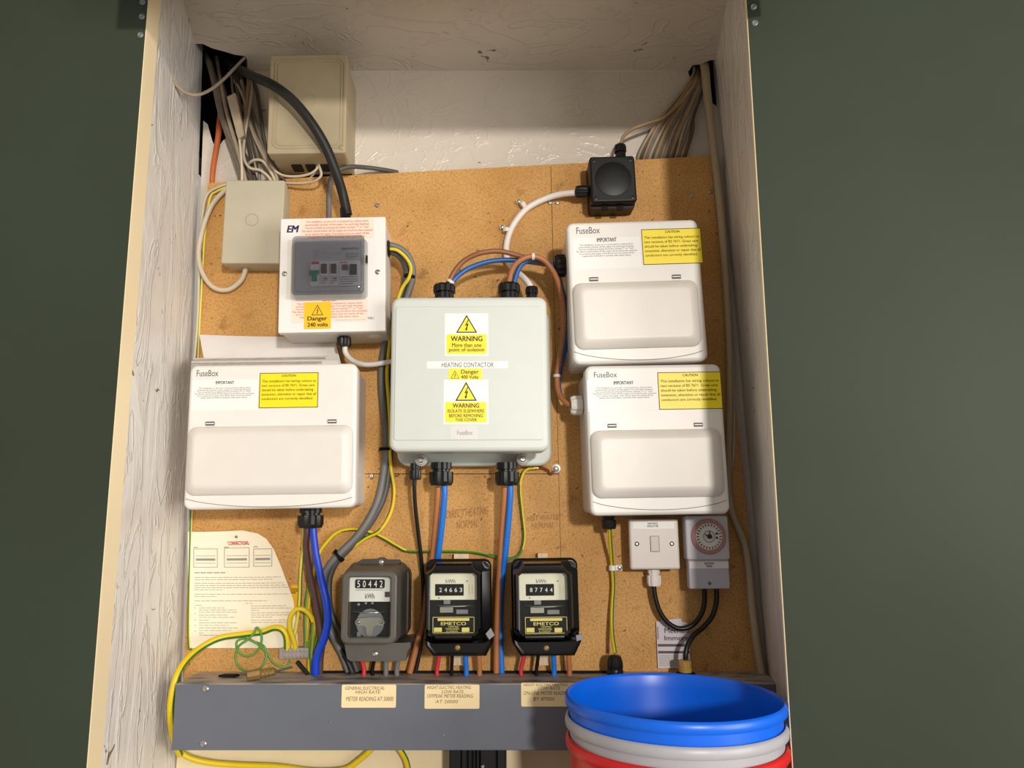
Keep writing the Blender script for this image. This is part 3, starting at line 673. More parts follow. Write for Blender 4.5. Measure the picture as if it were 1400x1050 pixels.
# ------------------------------------------------------------------ isolator switch and timer
Yf = -.040
sw = T('isolator_switch', 'square white rocker switch plate below the lower right consumer unit', 'switch', ((859,710),(926.5,709.5),(931,778.5),(863,779)), Yf)
MB().rslab(.003, 0, sw.w-.010, sw.h-.006, .004, Yf+.006, -.0002).build('back_box', M['switch_white'], sw)
MB().rslab(0, 0, sw.w, sw.h, .0035, Yf, Yf+.008, .003).build('face_plate', M['switch_white'], sw)
st = sw.plate('name_label', M['sticker_white'], 865, 713.5, 922, 723, Yf, .0003, .0004)
sw.text('lettering', 'HEATING\nISOLATOR', M['ink'], 885, 714.5, 900, 720.5, Yf-.0005, st, .02)
rf = sw.plate('rocker_surround', M['ink_light'], 889, 732.5, 901.5, 754.5, Yf, .0008, .0008)
sw.plate('rocker', M['rocker'], 889.7, 733.2, 900.8, 753.8, Yf-.0008, .0022, .0007, None, .0005)
sw.screw(870.8, 743.5, .0036); sw.screw(918.5, 743.3, .0036)
sw.gland('cable_gland', 893.5, 779, (0,0,-1), .0112, .025, M['white_cable'], -.020)

Yf = -.046
ti = T('immersion_timer', 'grey mechanical timer with round pink dial beside the rocker switch', 'timer', ((936.5,705),(993,704.5),(998,803.5),(943,804)), Yf)
cx, cz, w, h = ti.rect(938, 705, 997, 766, Yf)
MB().rslab(.004, 0, ti.w-.012, ti.h-.004, .004, Yf+.016, -.0002).build('back_box', M['timer_lower'], ti)
MB().rslab(cx, cz, w, h, .005, Yf, Yf+.02, .003).build('dial_housing', M['timer_grey'], ti)
a, b, w2, h2 = ti.rect(942, 766, 997.5, 803.5, Yf+.006)
MB().rslab(a, b, w2, h2+.004, .003, Yf+.006, Yf+.02, .002).build('terminal_cover', M['timer_lower'], ti)
st = ti.plate('name_label', M['sticker_white'], 943, 767.5, 996, 777, Yf+.006, .0003, .0004)
ti.text('lettering', 'HEATING\nTIMER', M['ink'], 963, 769, 976, 775.5, Yf+.0055, st, .02)
ti.screw(970, 797.5, .0026, M['lead_grey'], Yf+.006)
p = ti.l(968.5, 733.5, Yf); R = .0262
dl = MB().lathe([(R+.0012,0),(R+.0012,.002),(R,.003),(R*.80,.003)], (p.x, Yf, p.z), (0,-1,0), 48).build('tappet_ring', M['timer_pink'], ti, 30)
m = MB()
for k in range(48):
    a = 2*PI*k/48; c, s_ = math.cos(a), math.sin(a)
    q = Vector((p.x+c*R*.9, Yf-.0038, p.z+s_*R*.9)); t1 = Vector((c,0,s_))*R*.085; t2 = Vector((-s_,0,c))*R*.045; y = Vector((0,.0010,0))
    m.add([q-t1-t2+y, q+t1-t2+y, q+t1+t2+y, q-t1+t2+y, q-t1-t2, q+t1-t2, q+t1+t2, q-t1+t2], [(4,5,6,7),(0,1,5,4),(1,2,6,5),(2,3,7,6),(3,0,4,7)])
m.build('tappets', M['timer_pink'], dl, 0)
dc = MB().lathe([(R*.79,0),(R*.79,.0036),(R*.6,.0038),(0,.0038)], (p.x, Yf, p.z), (0,-1,0), 40).build('dial_disc', M['dial_white'], ti, 30)
m = MB()
for k in range(24):
    a = 2*PI*k/24; c, s_ = math.cos(a), math.sin(a); q = Vector((p.x+c*R*.68, Yf-.0041, p.z+s_*R*.68)); t1 = Vector((c,0,s_))*R*.07; t2 = Vector((-s_,0,c))*R*.035
    m.add([q-t1-t2, q+t1-t2, q+t1+t2, q-t1+t2], [(0,1,2,3)])
m.build('hour_marks', M['ink_grey'], dc, 0, recalc=False)
MB().frame(circ(p.x, p.z, R*.36), circ(p.x, p.z, R*.31), Yf-.0041, Yf-.0036, Yf-.0036).build('clock_ring', M['ink_light'], dc, 0)
MB().lathe([(R*.13,0),(R*.13,.006),(R*.06,.0065)], (p.x, Yf-.0036, p.z), (0,-1,0), 14).build('centre_knob', M['ink'], dc)
def hand(a, l):
    d_ = Vector((math.sin(a),0,math.cos(a))); s_ = Vector((d_.z,0,-d_.x))*R*.04; o = Vector((p.x, Yf-.0052, p.z))
    MB().add([o-s_, o+s_, o+s_*.6+d_*l, o-s_*.6+d_*l], [(0,1,2,3)]).build('clock_hand', M['ink'], dc, 0)
hand(math.radians(8), R*.36); hand(math.radians(-62), R*.3)
for dz in (.0045, -.002): MB().lathe([(R*.07,0),(R*.07,.001),(0,.001)], (p.x+R*.46, Yf-.0038, p.z+dz), (0,-1,0), 10).build('switch_mark', M['ink'], dc)

# ------------------------------------------------------------------ electricity meters
def digits(t, body, u0, v0, u1, v1, y, parent, mat='white_print', n=5):
    w = (u1-u0)/n
    for k, ch in enumerate(body):
        f = .5 if ch != '1' else .2; c = u0+(k+.5)*w
        t.text('digit', ch, M[mat], c-w*f/2, v0, c+w*f/2, v1, y, parent, .006)

def black_meter(label, flange, window, dialbot, counter, digs, kwh, plate_px, term, seal, screw, batten):
    t = T('electricity_meter', label, 'electricity meter', flange, -.062, 0, 'black electricity meters')
    gl = M['black_gloss']; D = -.118
    MB().rslab(0, 0, t.w*.84, t.h*.9, .006, -.052, -.0002).build('back_case', gl, t)
    MB().rslab(0, 0, t.w, t.h, .011, -.064, -.050, .004, back_bev=.003).build('flange', gl, t)
    # stepped octagonal cover with a glazed window
    def octa(w, h, c, cx=0, cz=0, n=3):
        o = []
        for sx, sz in ((1,1),(-1,1),(-1,-1),(1,-1)):
            a = (cx+sx*w/2, cz+sz*(h/2-c)); b = (cx+sx*(w/2-c), cz+sz*h/2); q = (cx+sx*(w/2-c*.62), cz+sz*(h/2-c*.62))
            tri = [a, q, b] if sx*sz > 0 else [b, q, a]
            o += tri
        return o
    cx, cz, w, h = t.rect(window[0], window[1], window[2], window[3], D)
    fw, fh = w*1.2, h+.021; c2 = cz+.003
    inner = octa(w, h, .0035, cx, cz)
    rings = [ring(inner, D+.016), ring(inner, D+.001), ring(octa(w+.004, h+.004, .005, cx, cz), D), ring(octa(fw-.004, fh-.006, .013, cx, c2), D), ring(octa(fw, fh, .015, cx, c2), D+.004),
             ring(octa(fw+.002, fh+.002, .015, cx, c2), D+.03), ring(octa(t.w*.95, t.h*.94, .013), -.082), ring(octa(t.w*.96, t.h*.95, .012), -.060)]
    MB().loft(rings, False, False).build('cover', gl, t, 28)
    MB().rslab(cx, cz, w+.004, h+.004, .002, D+.020, D+.024).build('inner_plate', M['black_matt'], t, 0)
    # dial with counter
    u0, v0, u1, v1 = window
    dp = t.plate('dial_plate', M['dial_cream'], u0-1, v0, u1+1, dialbot, D+.0165, .0012, .002)
    y = D+.0153
    cw = t.plate('counter_window', M['black_matt'], *counter, y, .0006, .0008)
    a, b, c, d = counter
    digits(t, digs, a+(c-a)*.1, b+(d-b)*.32, c-(c-a)*.01, d-(d-b)*.32, y-.0008, cw)
    t.text('lettering', 'kWh', M['ink_grey'], *kwh, y-.0004, dp)
    wv = (c+u1)/2+.5
    m = MB()
    for k in range(2):
        uu = wv-2.2+k*4.4; q0, q1 = t.l(uu-.3, b+1, y), t.l(uu+.3, d-3, y)
        m.add([(q0.x, y-.0003, q1.z), (q1.x, y-.0003, q1.z), (q1.x, y-.0003, q0.z), (q0.x, y-.0003, q0.z)], [(0,1,2,3)])
    m.build('vane_mark', M['brass_dull'], dp, 0, recalc=False)
    for uu, vv in ((kwh[2]+16, kwh[1]+2.5), (a+5, d+3)):
        q = t.l(uu, vv, y); MB().lathe([(.0011,0),(.0011,.0003),(0,.0003)], (q.x, y, q.z), (0,-1,0), 10).build('dial_dot', M['ink_grey'], dp)
    # the disc and its brake magnet seen below the dial
    q = t.l((u0+u1)/2+1, dialbot+7.5, D+.02)
    MB().lathe([(w*.46,-.0004),(w*.46,.0004)], (q.x, D+.036, q.z), (0,0,1), 40).build('rotor_disc', M['alu'], t)
    MB().box(q.x-w*.30, q.x-w*.02, D+.0165, D+.02, q.z-.010, q.z-.002).build('brake_magnet', M['alu'], t, 0)
    MB().box(q.x-w*.22, q.x-w*.08, D+.0165, D+.02, q.z+.002, q.z+.008).build('brake_magnet', M['lead_grey'], t, 0)
    MB().box(q.x+w*.05, q.x+w*.30, D+.017, D+.02, q.z-.012, q.z-.006).build('magnet_bracket', M['lead_grey'], t, 0)
    # name plate
    a, b, c, d = plate_px; y2 = D+.009
    npl = t.plate('name_plate', M['plate_yellow'], a, b, c, d, y2, .0006, .0006)
    t.plate('plate_field', M['black_matt'], a+.8, b+.8, c-.8, d-.8, y2-.0006, .0002, .0003, npl)
    W_, H_ = c-a, d-b
    t.plate('plate_bar', M['plate_yellow'], a+W_*.12, b+H_*.08, a+W_*.88, b+H_*.24, y2-.0008, .0002, .0002, npl)
    t.plate('plate_bar', M['plate_yellow'], a+W_*.03, b+H_*.66, a+W_*.22, b+H_*.93, y2-.0008, .0002, .0002, npl)
    t.plate('plate_bar', M['plate_yellow'], a+W_*.70, b+H_*.66, a+W_*.88, b+H_*.93, y2-.0008, .0002, .0002, npl)
    t.text('lettering', 'EMETCO', M['plate_yellow'], a+W_*.2, b+H_*.31, a+W_*.8, b+H_*.51, y2-.0011, npl, .015)
    t.text('lettering', 'LIMITED', M['plate_yellow'], a+W_*.38, b+H_*.56, a+W_*.62, b+H_*.65, y2-.0011, npl, .008)
    t.text('lettering', 'TRANSFORMERS', M['plate_yellow'], a+W_*.31, b+H_*.69, a+W_*.63, b+H_*.80, y2-.0011, npl, .008)
    t.text('lettering', '& LONDON', M['plate_yellow'], a+W_*.33, b+H_*.84, a+W_*.6, b+H_*.94, y2-.0011, npl, .008)
    MB().rslab(cx, cz, w+.001, h+.001, .003, D+.0045, D+.006).build('window_pane', M['clear_glass'], t, 0)
    # terminal cover
    tp_ = [t.l(u, v, -.105) for u, v in term]
    pts = [(p.x, p.z) for p in tp_]; mx = sum(p[0] for p in pts)/len(pts); mz = sum(p[1] for p in pts)/len(pts)
    ins = [(mx+(x-mx)*.92, mz+(z-mz)*.80) for x, z in pts]; ins2 = [(mx+(x-mx)*.86, mz+(z-mz)*.66) for x, z in pts]
    MB().loft([ring(pts, -.004), ring(pts, -.100), ring(ins, -.105), ring(ins2, -.1035)]).build('terminal_cover', gl, t, 20)
    t.screw(screw[0], screw[1], .0040, M['brass_dull'], -.1035)
    s_ = [t.l(u, v, -.102) for u, v in seal]
    MB().poly([(p.x, p.z) for p in s_], -.106, -.101).build('lead_seal', M['lead_grey'], t, 0)
    # wooden batten behind the meter
    bu0, bu1, bv0, bv1 = batten
    a_, b_ = W(bu0, bv0, -.006), W(bu1, bv1, -.006)
    o = MB().box(-(b_.x-a_.x)/2, (b_.x-a_.x)/2, -.016, -.0003, 0, a_.z-b_.z).build('wooden_batten', M['wood_pale'], None, 0)
    o.location = ((a_.x+b_.x)/2, 0, b_.z)
    return t, o
mt2, o = black_meter('black electricity meter in the middle, counter reading 24663', ((582.5,764.5),(671.5,764),(673,876),(581.5,876.5)), (587.5,783.5,652,867.5), 820,
    (595,798.5,634,814.5), '24663', (609.5,792,622.5,797), (591.5,843.5,648.5,865.5), ((580.5,875.5),(587,879),(668,878),(674,874),(673.5,880),(664.5,897.5),(591.5,897.5),(581,882)), ((664,866),(671,858),(676,868),(669,874)), (625.5,885.5), (621,640.5,757,908))
tag(o, 'pale wooden batten behind the middle black meter', 'batten')
mt3, o = black_meter('right-hand black electricity meter, counter reading 87744', ((698.5,763.5),(789,762.5),(793,872.5),(700.5,874)), (710.5,783.5,777,867.5), 820.5,
    (719,798.5,757.5,814.5), '87744', (733,792,746.5,797), (718,843.5,775.5,866), ((700,874),(706,877),(789,876),(795.5,872.5),(795,878),(786,897),(712,897.5),(701,880)), ((787,868),(795.5,866.5),(796.5,873.5),(788,876)), (747,886), (735,750,756,908))
tag(o, 'pale wooden batten showing above the right-hand black meter', 'batten')

def grey_meter():
    t = T('electricity_meter', 'old grey electricity meter at the left, counter reading 50442', 'electricity meter', ((466.8,780),(543,780),(542.3,881.5),(465.2,881.5)), -.128)
    D = -.128; g = M['meter_grey']
    MB().rslab(.004, -.003, t.w*1.13, t.h*1.02, .012, -.034, -.0002, .003).build('base_plate', M['meter_grey_dark'], t)
    cx, cz, w, h = t.rect(475.5, 789, 533.5, 872, D)
    oc = lambda k, r: rrect(.0, .0, t.w+k, t.h+k, r, 5)
    inn = rrect(cx, cz, w, h, .004, 5); inn1 = rrect(cx, cz, w+.003, h+.003, .005, 5)
    MB().loft([ring(inn, D+.012), ring(inn, D+.0015), ring(inn1, D), ring(oc(-.006, .009), D), ring(oc(-.0015, .011), D+.0015), ring(oc(0, .012), D+.006), ring(oc(.004, .012), D+.03),
               ring(oc(.001, .012), D+.033), ring(oc(.010, .012), -.036), ring(oc(.012, .012), -.030)], False, False).build('cover', g, t, 28)
    MB().rslab(cx, cz, w+.004, h+.004, .002, D+.038, D+.042).build('inner_plate', M['black_matt'], t, 0)
    dp = t.plate('dial_plate', M['dial_white'], 474, 787, 535, 822.5, D+.0135, .0015, .001); y = D+.012
    cw = t.plate('counter_window', M['black_matt'], 485.5, 792, 526, 804.5, y, .0006, .0025)
    digits(t, '50442', 486.5, 793.8, 525, 803, y-.0008, cw)
    t.text('lettering', 'kWh', M['ink_grey'], 499.5, 811.5, 512, 818.5, y-.0004, dp, .01)
    t.dashes('lettering', M['ink_light'], 486, 805.5, 523, 808, y-.0004, 1, dp, .4, 5, 1)
    st = t.plate('tariff_mark', M['rcd_maroon'], 526, 809, 533, 816.5, y, .0004, .0003)
    q = t.l(503.5, 838, D+.02)
    MB().lathe([(w*.47,-.0005),(w*.47,.0005)], (q.x, D+.042, q.z+.001), (0,0,1), 40).build('rotor_disc', M['steel'], t)
    # three-armed cast bracket with two screws
    def L(u, v): p_ = t.l(u, v, D+.022); return (p_.x, p_.z)
    pts = [L(u, v) for u, v in ((486,849),(489,845.5),(503,844),(520,844),(525,848),(526,852),(522,855.5),(514,855),(511,858),(510,866),(508,869),(503,869.5),(500.5,866),(500.5,858),(497,855.5),(489,856),(486,853))]
    MB().poly(pts, D+.020, D+.025).build('bracket', M['alu'], t, 0)
    p_ = t.l(506, 852, D+.026)
    MB().lathe([(.0205,0),(.0205,.003),(0,.003)], (p_.x, D+.029, p_.z), (0,-1,0), 28).build('brake_magnet', M['lead_grey'], t, 30)
    t.screw(490, 850.5, .0028, M['steel'], D+.020); t.screw(521.5, 850, .0028, M['steel'], D+.020)
    MB().box(*(lambda a, b: (a.x, b.x, D+.025, D+.03, b.z, a.z))(t.l(488, 864, D+.025), t.l(493, 871, D+.025))).build('adjuster', M['lead_grey'], t, 0)
    for u in (489, 499, 508):
        p_ = t.l(u, 825+(u == 489)*2, D+.025); MB().lathe([(.0022,0),(.0022,.004),(0,.005)], (p_.x, D+.034, p_.z), (0,-1,0), 12).build('gear', M['alu'], t)
    MB().rslab(cx, cz, w+.001, h+.001, .004, D+.004, D+.0055).build('window_pane', M['clear_glass'], t, 0)
    # terminal cover at the bottom, hanger at the top
    pts = [(p_.x, p_.z) for p_ in (t.l(u, v, -.085) for u, v in ((470,879),(552,879),(561.5,878),(562,884),(557,892),(556,902),(552,904.5),(479,904.5),(474,901)))]
    MB().loft([ring(pts, -.003), ring(pts, -.082), ring([(x*.985, z+.0005 if z < -.07 else z) for x, z in pts], -.085)]).build('terminal_cover', g, t, 20)
    t.screw(513, 894, .0042, M['steel'], -.085)
    pts = [(p_.x, p_.z) for p_ in (t.l(u, v, -.040) for u, v in ((486,771),(495,764.5),(515,764),(519,762),(525,762),(529,765),(546,765),(549,769),(540,772),(520,774),(487,773)))]
    MB().poly(pts, -.046, -.034).build('hanger', M['meter_grey_dark'], t, 0)
    t.screw(521, 768.5, .0042, M['steel'], -.046)
    return t
grey_meter()

# ------------------------------------------------------------------ cables
def cable(name, label, pts, r, mat, group=None, cat='cable', n=10, twist=0.05, sub=6, phase=.42):
    """pts: (u, v, Y in mm); r in mm; mat a name, or (base, stripe) for an earth cable"""
    P = [W(u, v, y/1000) for u, v, y in pts]; o0 = P[0].copy()
    m = MB().tube([p-o0 for p in P], r/1000 if not callable(r) else (lambda t: r(t)/1000), n, isinstance(mat, tuple), twist, sub, phase)
    o = m.build(name, [M[k] for k in mat] if isinstance(mat, tuple) else M[mat], None, 60)
    o.location = o0
    if label: tag(o, label, cat, group)
    return o
def band(parent, u, v, y, axis, r, l, mat='tie_white', name='cable_tie'):
    """a strap round a cable, its part"""
    p = W(u, v, y/1000)-parent.location; r /= 1000; l /= 1000
    return MB().lathe([(r*.9,-l/2),(r,-l/2),(r,l/2),(r*.9,l/2)], p, axis, 14).build(name, M[mat], parent)
EY = ('earth_yellow', 'earth_green'); EL = ('earth_light_yellow', 'earth_green')

# top left
cable('armoured_cable', 'thick black cable arching from the left corner hole to the switch box', [(312,84,40),(325,93,5),(345,104,-60),(372,116,-100),(400,137,-108),(425,167,-106),(445,200,-95),(459,235,-80),(468,263,-62),(473,284,-56),(475,294,-55)], 8.2, 'cable_dark', n=14)
cable('loop_cable', 'thin grey cable looping across the upper left wall', [(337,76,0),(322,92,-25),(305,109,-55),(287,123,-85),(268,130,-110),(250,125,-132),(233,107,-160),(220,88,-195),(214,80,-215)], 2.6, 'dusty_light_cable')
G = 'tangle of dusty cables below the left corner hole'
left = [
 ([(279,68,55),(289,100,8),(301,154,-4),(318,204,-6),(329,238,-8),(331,252,-8)], 4.5, 'dusty_grey_cable'),
 ([(283,75,55),(296,116,5),(307,166,-8),(319,196,-12),(330,226,-12),(336,252,-12)], 4.2, 'dusty_grey_cable'),
 ([(296,78,55),(303,120,4),(313,165,-14),(325,205,-18),(337,252,-16)], 3.6, 'dusty_light_cable'),
 ([(336,84,55),(339,104,12),(338,140,-6),(334,174,-14),(332,210,-16),(330,252,-16)], 2.8, 'tan_cable'),
 ([(341,90,55),(344,118,10),(341,150,-10),(336,178,-18),(333,212,-22),(341,229,-24),(356,233,-22),(368,243,-18),(371,252,-16)], 2.6, 'beige_cable'),
 ([(336,232,5),(341,223,-14),(350,218.5,-22),(360,221,-22),(368,232,-20),(375,244,-18),(377,253,-16)], 2.6, 'cream_cable'),
 ([(330,110,12),(343,170,-4),(355,198,-14),(367,220,-18),(376,234,-20),(380,252,-16)], 3.0, 'dusty_light_cable'),
 ([(322,100,30),(334,140,6),(345,180,-12),(359,210,-20),(371,232,-18),(374,252,-14)], 3.0, 'dusty_light_cable'),
 ([(347,112,14),(352,130,10),(356,155,6),(361,188,4),(366,214,4)], 3.2, 'dusty_dark_cable'),
 ([(312,100,40),(321,112,10),(330,126,0),(338,150,-6),(342,175,-8)], 2.8, 'dusty_light_cable'),
 ([(339,150,0),(345,184,-6),(351,208,-10),(355,226,-12),(354,252,-12)], 3.0, 'dusty_grey_cable'),
 ([(300,96,40),(305,118,8),(311,140,0),(319,180,-2),(333,226,-4),(345,252,-6)], 3.4, 'dusty_dark_cable'),
 ([(320,95,30),(324,120,4),(332,160,2),(342,206,0),(349,252,-4)], 3.4, 'dusty_dark_cable'),
 ([(288,84,50),(300,130,10),(318,180,6),(340,222,2),(352,252,0)], 3.6, 'dusty_dark_cable'),
 ([(328,100,30),(338,132,6),(350,170,2),(362,206,0),(386,244,-6),(392,252,-8)], 3.0, 'dusty_grey_cable'),
 ([(314,92,40),(317,106,14),(318,122,6),(324,150,2)], 2.6, 'dusty_grey_cable')]
for pts, r, mt in left: cable('dusty_cable', 'dusty cable in the tangle falling from the upper left corner hole', pts, r, mt, G, n=8)
cable('orange_cable', 'orange strip of cable running down beside the left wall above the board', [(303,148,17),(300,170,14),(298,190,13),(292,225,12),(290,246,12),(290,256,12)], lambda t: 5.5-1.2*t, 'orange_cable')
cable('bell_wire', 'upper pale wire sagging under the large beige junction box', [(352,192,-6),(362,212,-14),(374,231,-22),(388,240,-26),(408,241,-30),(424,237.5,-34),(433,231,-36),(436,224,-38)], 2.2, 'cream_cable')
cable('bell_wire', 'lower pale wire sagging from the small junction box to the large one', [(386,250,-14),(400,250.5,-20),(418,250,-26),(431,247,-32),(439,240,-36),(437.5,230,-38),(435,224,-38)], 2.2, 'cream_cable')
cable('bell_wire', 'short pale wire end curling below the large beige junction box', [(424,243,-24),(430,236,-30),(433,229,-34),(432,222,-36)], 1.8, 'cream_cable')
cable('white_lead', 'white wire coming out of the small grey connector block', [(327,188,-30),(329,205,-28),(330.5,228,-24),(331,252,-20)], 2.2, 'cream_cable')
p = [W(u, v, -.030) for u, v in ((311,134),(322.5,128.5),(335,186),(326.5,192))]
o = MB().poly([(q.x-p[0].x, q.z-p[0].z) for q in p], -.034, -.022).build('connector_block', M['dusty_light_cable'], None, 0); o.location = (p[0].x, 0, p[0].z)
tag(o, 'slim grey connector block hanging among the dusty cables', 'connector')
cable('grey_cable', 'grey cable dropping behind the top of the white switch box', [(462,234,-30),(455,240,-18),(451,252,-9),(450,275,-8),(450,300,-8)], 4.6, 'grey_cable')
cable('grey_cable', 'dark grey cable leaving the large junction box sideways over the board edge', [(456,238,-36),(466,231,-34),(480,228,-26),(500,229,-8),(520,231.5,5),(545,236,24),(556,239,30)], 4.0, 'grey_cable_dark')
cable('beige_cable', 'beige cable looping below the small junction box on the left', [(309,259,-8),(297,271,-8),(287,286,-8),(277,314,-9),(271.5,348,-9),(277,374,-9),(292,393,-9),(312,396,-9),(329,384,-11),(335.5,369,-16),(336,358,-18)], 4.2, 'cream_cable')
cable('edge_cable', 'thin white cable stapled down the left edge of the board', [(309,252,-6),(292,259,-5),(283,267,-4),(278,285,-4),(273,340,-4),(271,420,-4),(267,480,-4),(264,500,-4)], 2.4, 'cream_cable')
cable('edge_cable', 'yellow and green earth wire down the left edge of the board', [(312,255,-6),(296,262,-5),(287,272,-3),(280,320,-3),(275,400,-3),(271,480,-3),(266,600,-3),(261,720,-3),(258,870,-3),(263,888,-3)], 2.2, EL)

# top right
G = 'fan of dusty cables below the right corner hole'
for k in range(17):
    t_ = k/16; e = 873+t_*62; s0 = 947+t_*15; mt = ['dusty_light_cable', 'dusty_grey_cable', 'tan_cable', 'dusty_dark_cable'][(k*3) % 4 if k < 9 else (k*5+3) % 4]
    y = random.uniform(-8, 8); vs = 98+t_*14
    cable('dusty_cable', 'dusty cable in the fan dropping from the upper right corner hole', [(s0+2, vs-10, 50), (s0, vs+6, 8), (s0-22+t_*8+random.uniform(-2,2), vs+38+t_*8, 3+y*.6), (e+22-t_*12+random.uniform(-2,2), 172+t_*6, 2+y*.5), (e+3, 206, 9), (e-2, 222, 21)], 3.3+random.uniform(-.5,.6), mt, G, n=8)
cable('conduit_cable', 'thick cream cable running down the right edge of the board', [(961,80,40),(964,96,4),(966,120,-6),(971,165,-10),(977,215,-12),(985,290,-11),(992,380,-11),(997,470,-11),(998,540,-11),(997,610,-11),(996,660,-11),(1001,700,-11),(1012,728,-11),(1019,748,-11),(1024,785,-11),(1028,830,-11),(1035,885,-12),(1042,925,-14)], lambda t: 8.2-2.4*min(1, t*2.4), 'conduit_cream', n=12)
cable('thin_cable', 'thin cream cable behind the thick one at the right wall', [(974,215,8),(982,290,4),(992,380,0),(1001,470,-2),(1003,540,-2),(1003,610,-3),(1000,640,-3)], 2.6, 'cream_cable')
cable('tan_cable', 'thin tan cable from the right-hand fan into the black junction box', [(948,118,-12),(930,140,-14),(908,160,-18),(884,169,-22),(866,176,-24),(853,186,-26),(848.5,199,-26)], 3.0, 'tan_cable')
w1 = cable('white_cable', 'thick white cable from the black junction box down to the contactor enclosure', [(786,263.5,-26),(765,266,-14),(745,272,-8),(722,284,-7),(706,301,-7),(696,320,-7),(692,341,-8),(695,358,-14),(706,371,-30),(717,381,-48),(724,390,-58),(726.5,398,-60)], 5.4, 'white_cable', n=12)
for u, v, a in ((715,280,(.7,0,.5)), (692.5,315,(.1,0,1))):
    cp = bpy.data.objects.new('cable_clip', None); COL.objects.link(cp); cp.location = W(u, v, 0)
    tag(cp, 'white plastic clip on the upper bend of the white cable' if u > 700 else 'white plastic clip on the lower bend of the white cable', 'cable clip', 'clips on the white cable')
    q = W(u, v, -.007)-cp.location
    MB().lathe([(.0058,-.0035),(.0068,-.0035),(.0068,.0035),(.0058,.0035)], q, a, 16, closed=True).build('clip_strap', M['tie_white'], cp)
    n_ = W(u-6, v-3, 0)-cp.location
    MB().box(n_.x-.004, n_.x+.004, -.006, -.0003, n_.z-.003, n_.z+.003).build('nail_boss', M['tie_white'], cp, 0)
    MB().lathe([(.0032,0),(.0032,.001),(.0016,.0018)], (n_.x, -.006, n_.z), (0,-1,0), 12).build('nail_head', M['steel'], cp)
a = cable('brown_cable', 'brown cable arching from the contactor to the upper right consumer unit', [(611,396,-60),(614.5,384,-62),(623,369,-64),(636,355.5,-66),(657,346,-68),(683,343.5,-66),(710,350,-60),(735,358.5,-54),(751,362,-51),(760,363,-50)], 4.2, 'brown_mid')
band(a, 615.5, 385.5, -62, (.5,0,.8), 7.2, 4.5)
cable('blue_cable', 'blue cable arching from the contactor to the upper right consumer unit', [(616,397,-58),(620,384,-60),(630,374,-58),(644,365.5,-56),(669,357.5,-54),(697,355.5,-50),(724,358,-48),(750,362,-49),(760,364,-50)], 4.2, 'blue_mid')
a = cable('brown_cable', 'brown cable looping from the contactor down to the lower right consumer unit', [(695,398,-62),(696,385,-66),(701,367,-72),(713,355,-76),(729,350.5,-76),(745,357,-72),(759,376,-64),(767,402,-54),(770.5,435,-44),(768.5,465,-36),(764,495,-28),(761.5,516,-26),(764,537,-32),(773,550,-44),(782,554.5,-50)], 4.4, 'brown_cable')
band(a, 729, 350.5, -76, (1,0,0), 6, 4.5); band(a, 761.5, 514, -26, (0,0,1), 6, 4.5)
cable('blue_cable', 'blue cable tucked beside the looping brown cable right of the contactor', [(701,398,-56),(703,386,-58),(708,370,-62),(716,359,-64),(730,354.5,-62),(747,358,-58),(759,371,-52),(768,396,-42),(774,425,-32),(775.5,450,-24),(772.5,476,-18),(767,500,-14),(763.5,520,-14),(766,540,-24),(775,551,-40),(784,555.5,-50)], 4.4, 'blue_mid')
# switch box side cables
a = cable('grey_cable', 'outer grey cable leaving the side of the white switch box', [(530,335,-50),(540,337,-48),(553,344,-42),(562,358,-34),(564.5,376,-28),(560,396,-22),(553,415,-18),(540,440,-14),(529,462,-13),(523,490,-13),(521.5,520,-13),(524,555,-13),(527,590,-13),(527,620,-13),(524,650,-13),(517,682,-14),(504,710,-16),(486,735,-18),(466,755,-20),(450,773,-20),(442,795,-20),(444,835,-20),(455,870,-18),(468,895,-18),(477,918,-18)], 5.6, 'grey_cable', n=12)
for u, v, y, ax in ((560,378,-30,(.2,0,1)), (526,614,-13,(0,0,1)), (463.5,759.5,-17,(.72,0,.62))): band(a, u, v, y, ax, 11.5 if v > 700 else 9.5, 4.5, 'black_matt')
cable('grey_cable', 'inner grey cable leaving the side of the white switch box', [(530,343,-46),(541,347,-43),(550,355,-36),(555,368,-28),(554,384,-22),(548,405,-16),(538,432,-8),(531,460,-7),(529.5,500,-7),(530,560,-7),(533,600,-7),(532,640,-7),(526,675,-8),(514,703,-9),(495,731,-10),(476,751,-12),(459,770,-12),(450,795,-12),(452,835,-12),(466,868,-12),(480,895,-12),(488,918,-12)], 5.2, 'grey_cable_dark', n=12)
cable('earth_cable', 'yellow and green earth cable tied along the grey cables from the switch box', [(530,340,-56),(543,342,-56),(555,352,-50),(562,366,-42),(558.5,381,-36),(549,396,-28),(540,425,-22),(534,460,-20),(530.5,490,-20),(529,515,-20),(531,545,-18),(533,580,-14),(532.5,615,-13),(535,642,-13),(539,668,-13),(537,692,-13),(529,712,-14),(517,727,-15),(500,735.5,-14),(480,750,-10),(462,764,-9),(451,785,-9),(444,815,-10),(440,850,-12),(430,885,-14),(427,918,-14)], 3.0, EY, twist=.05)
cable('earth_cable', 'earth cable sweeping across the board below the contactor enclosure', [(731,640,-8),(722,641,-8),(715,648,-8),(711,667,-8),(714,701,-7),(717,734,-7),(711,757,-7),(697,764,-7),(677,761,-7),(646,754.5,-7),(603,753.5,-7),(560,753.5,-7),(543,746.5,-8),(527,737,-8),(511,729,-9),(495,724.5,-9),(478,723.5,-8),(461,728,-7),(447,741,-7),(436,758,-7),(428,790,-7),(422,830,-7),(420,862,-8),(419,884,-10)], 2.7, EY, twist=.06)
lug = bpy.data.objects.new('earth_lug', None); COL.objects.link(lug); lug.location = W(731, 640, 0)
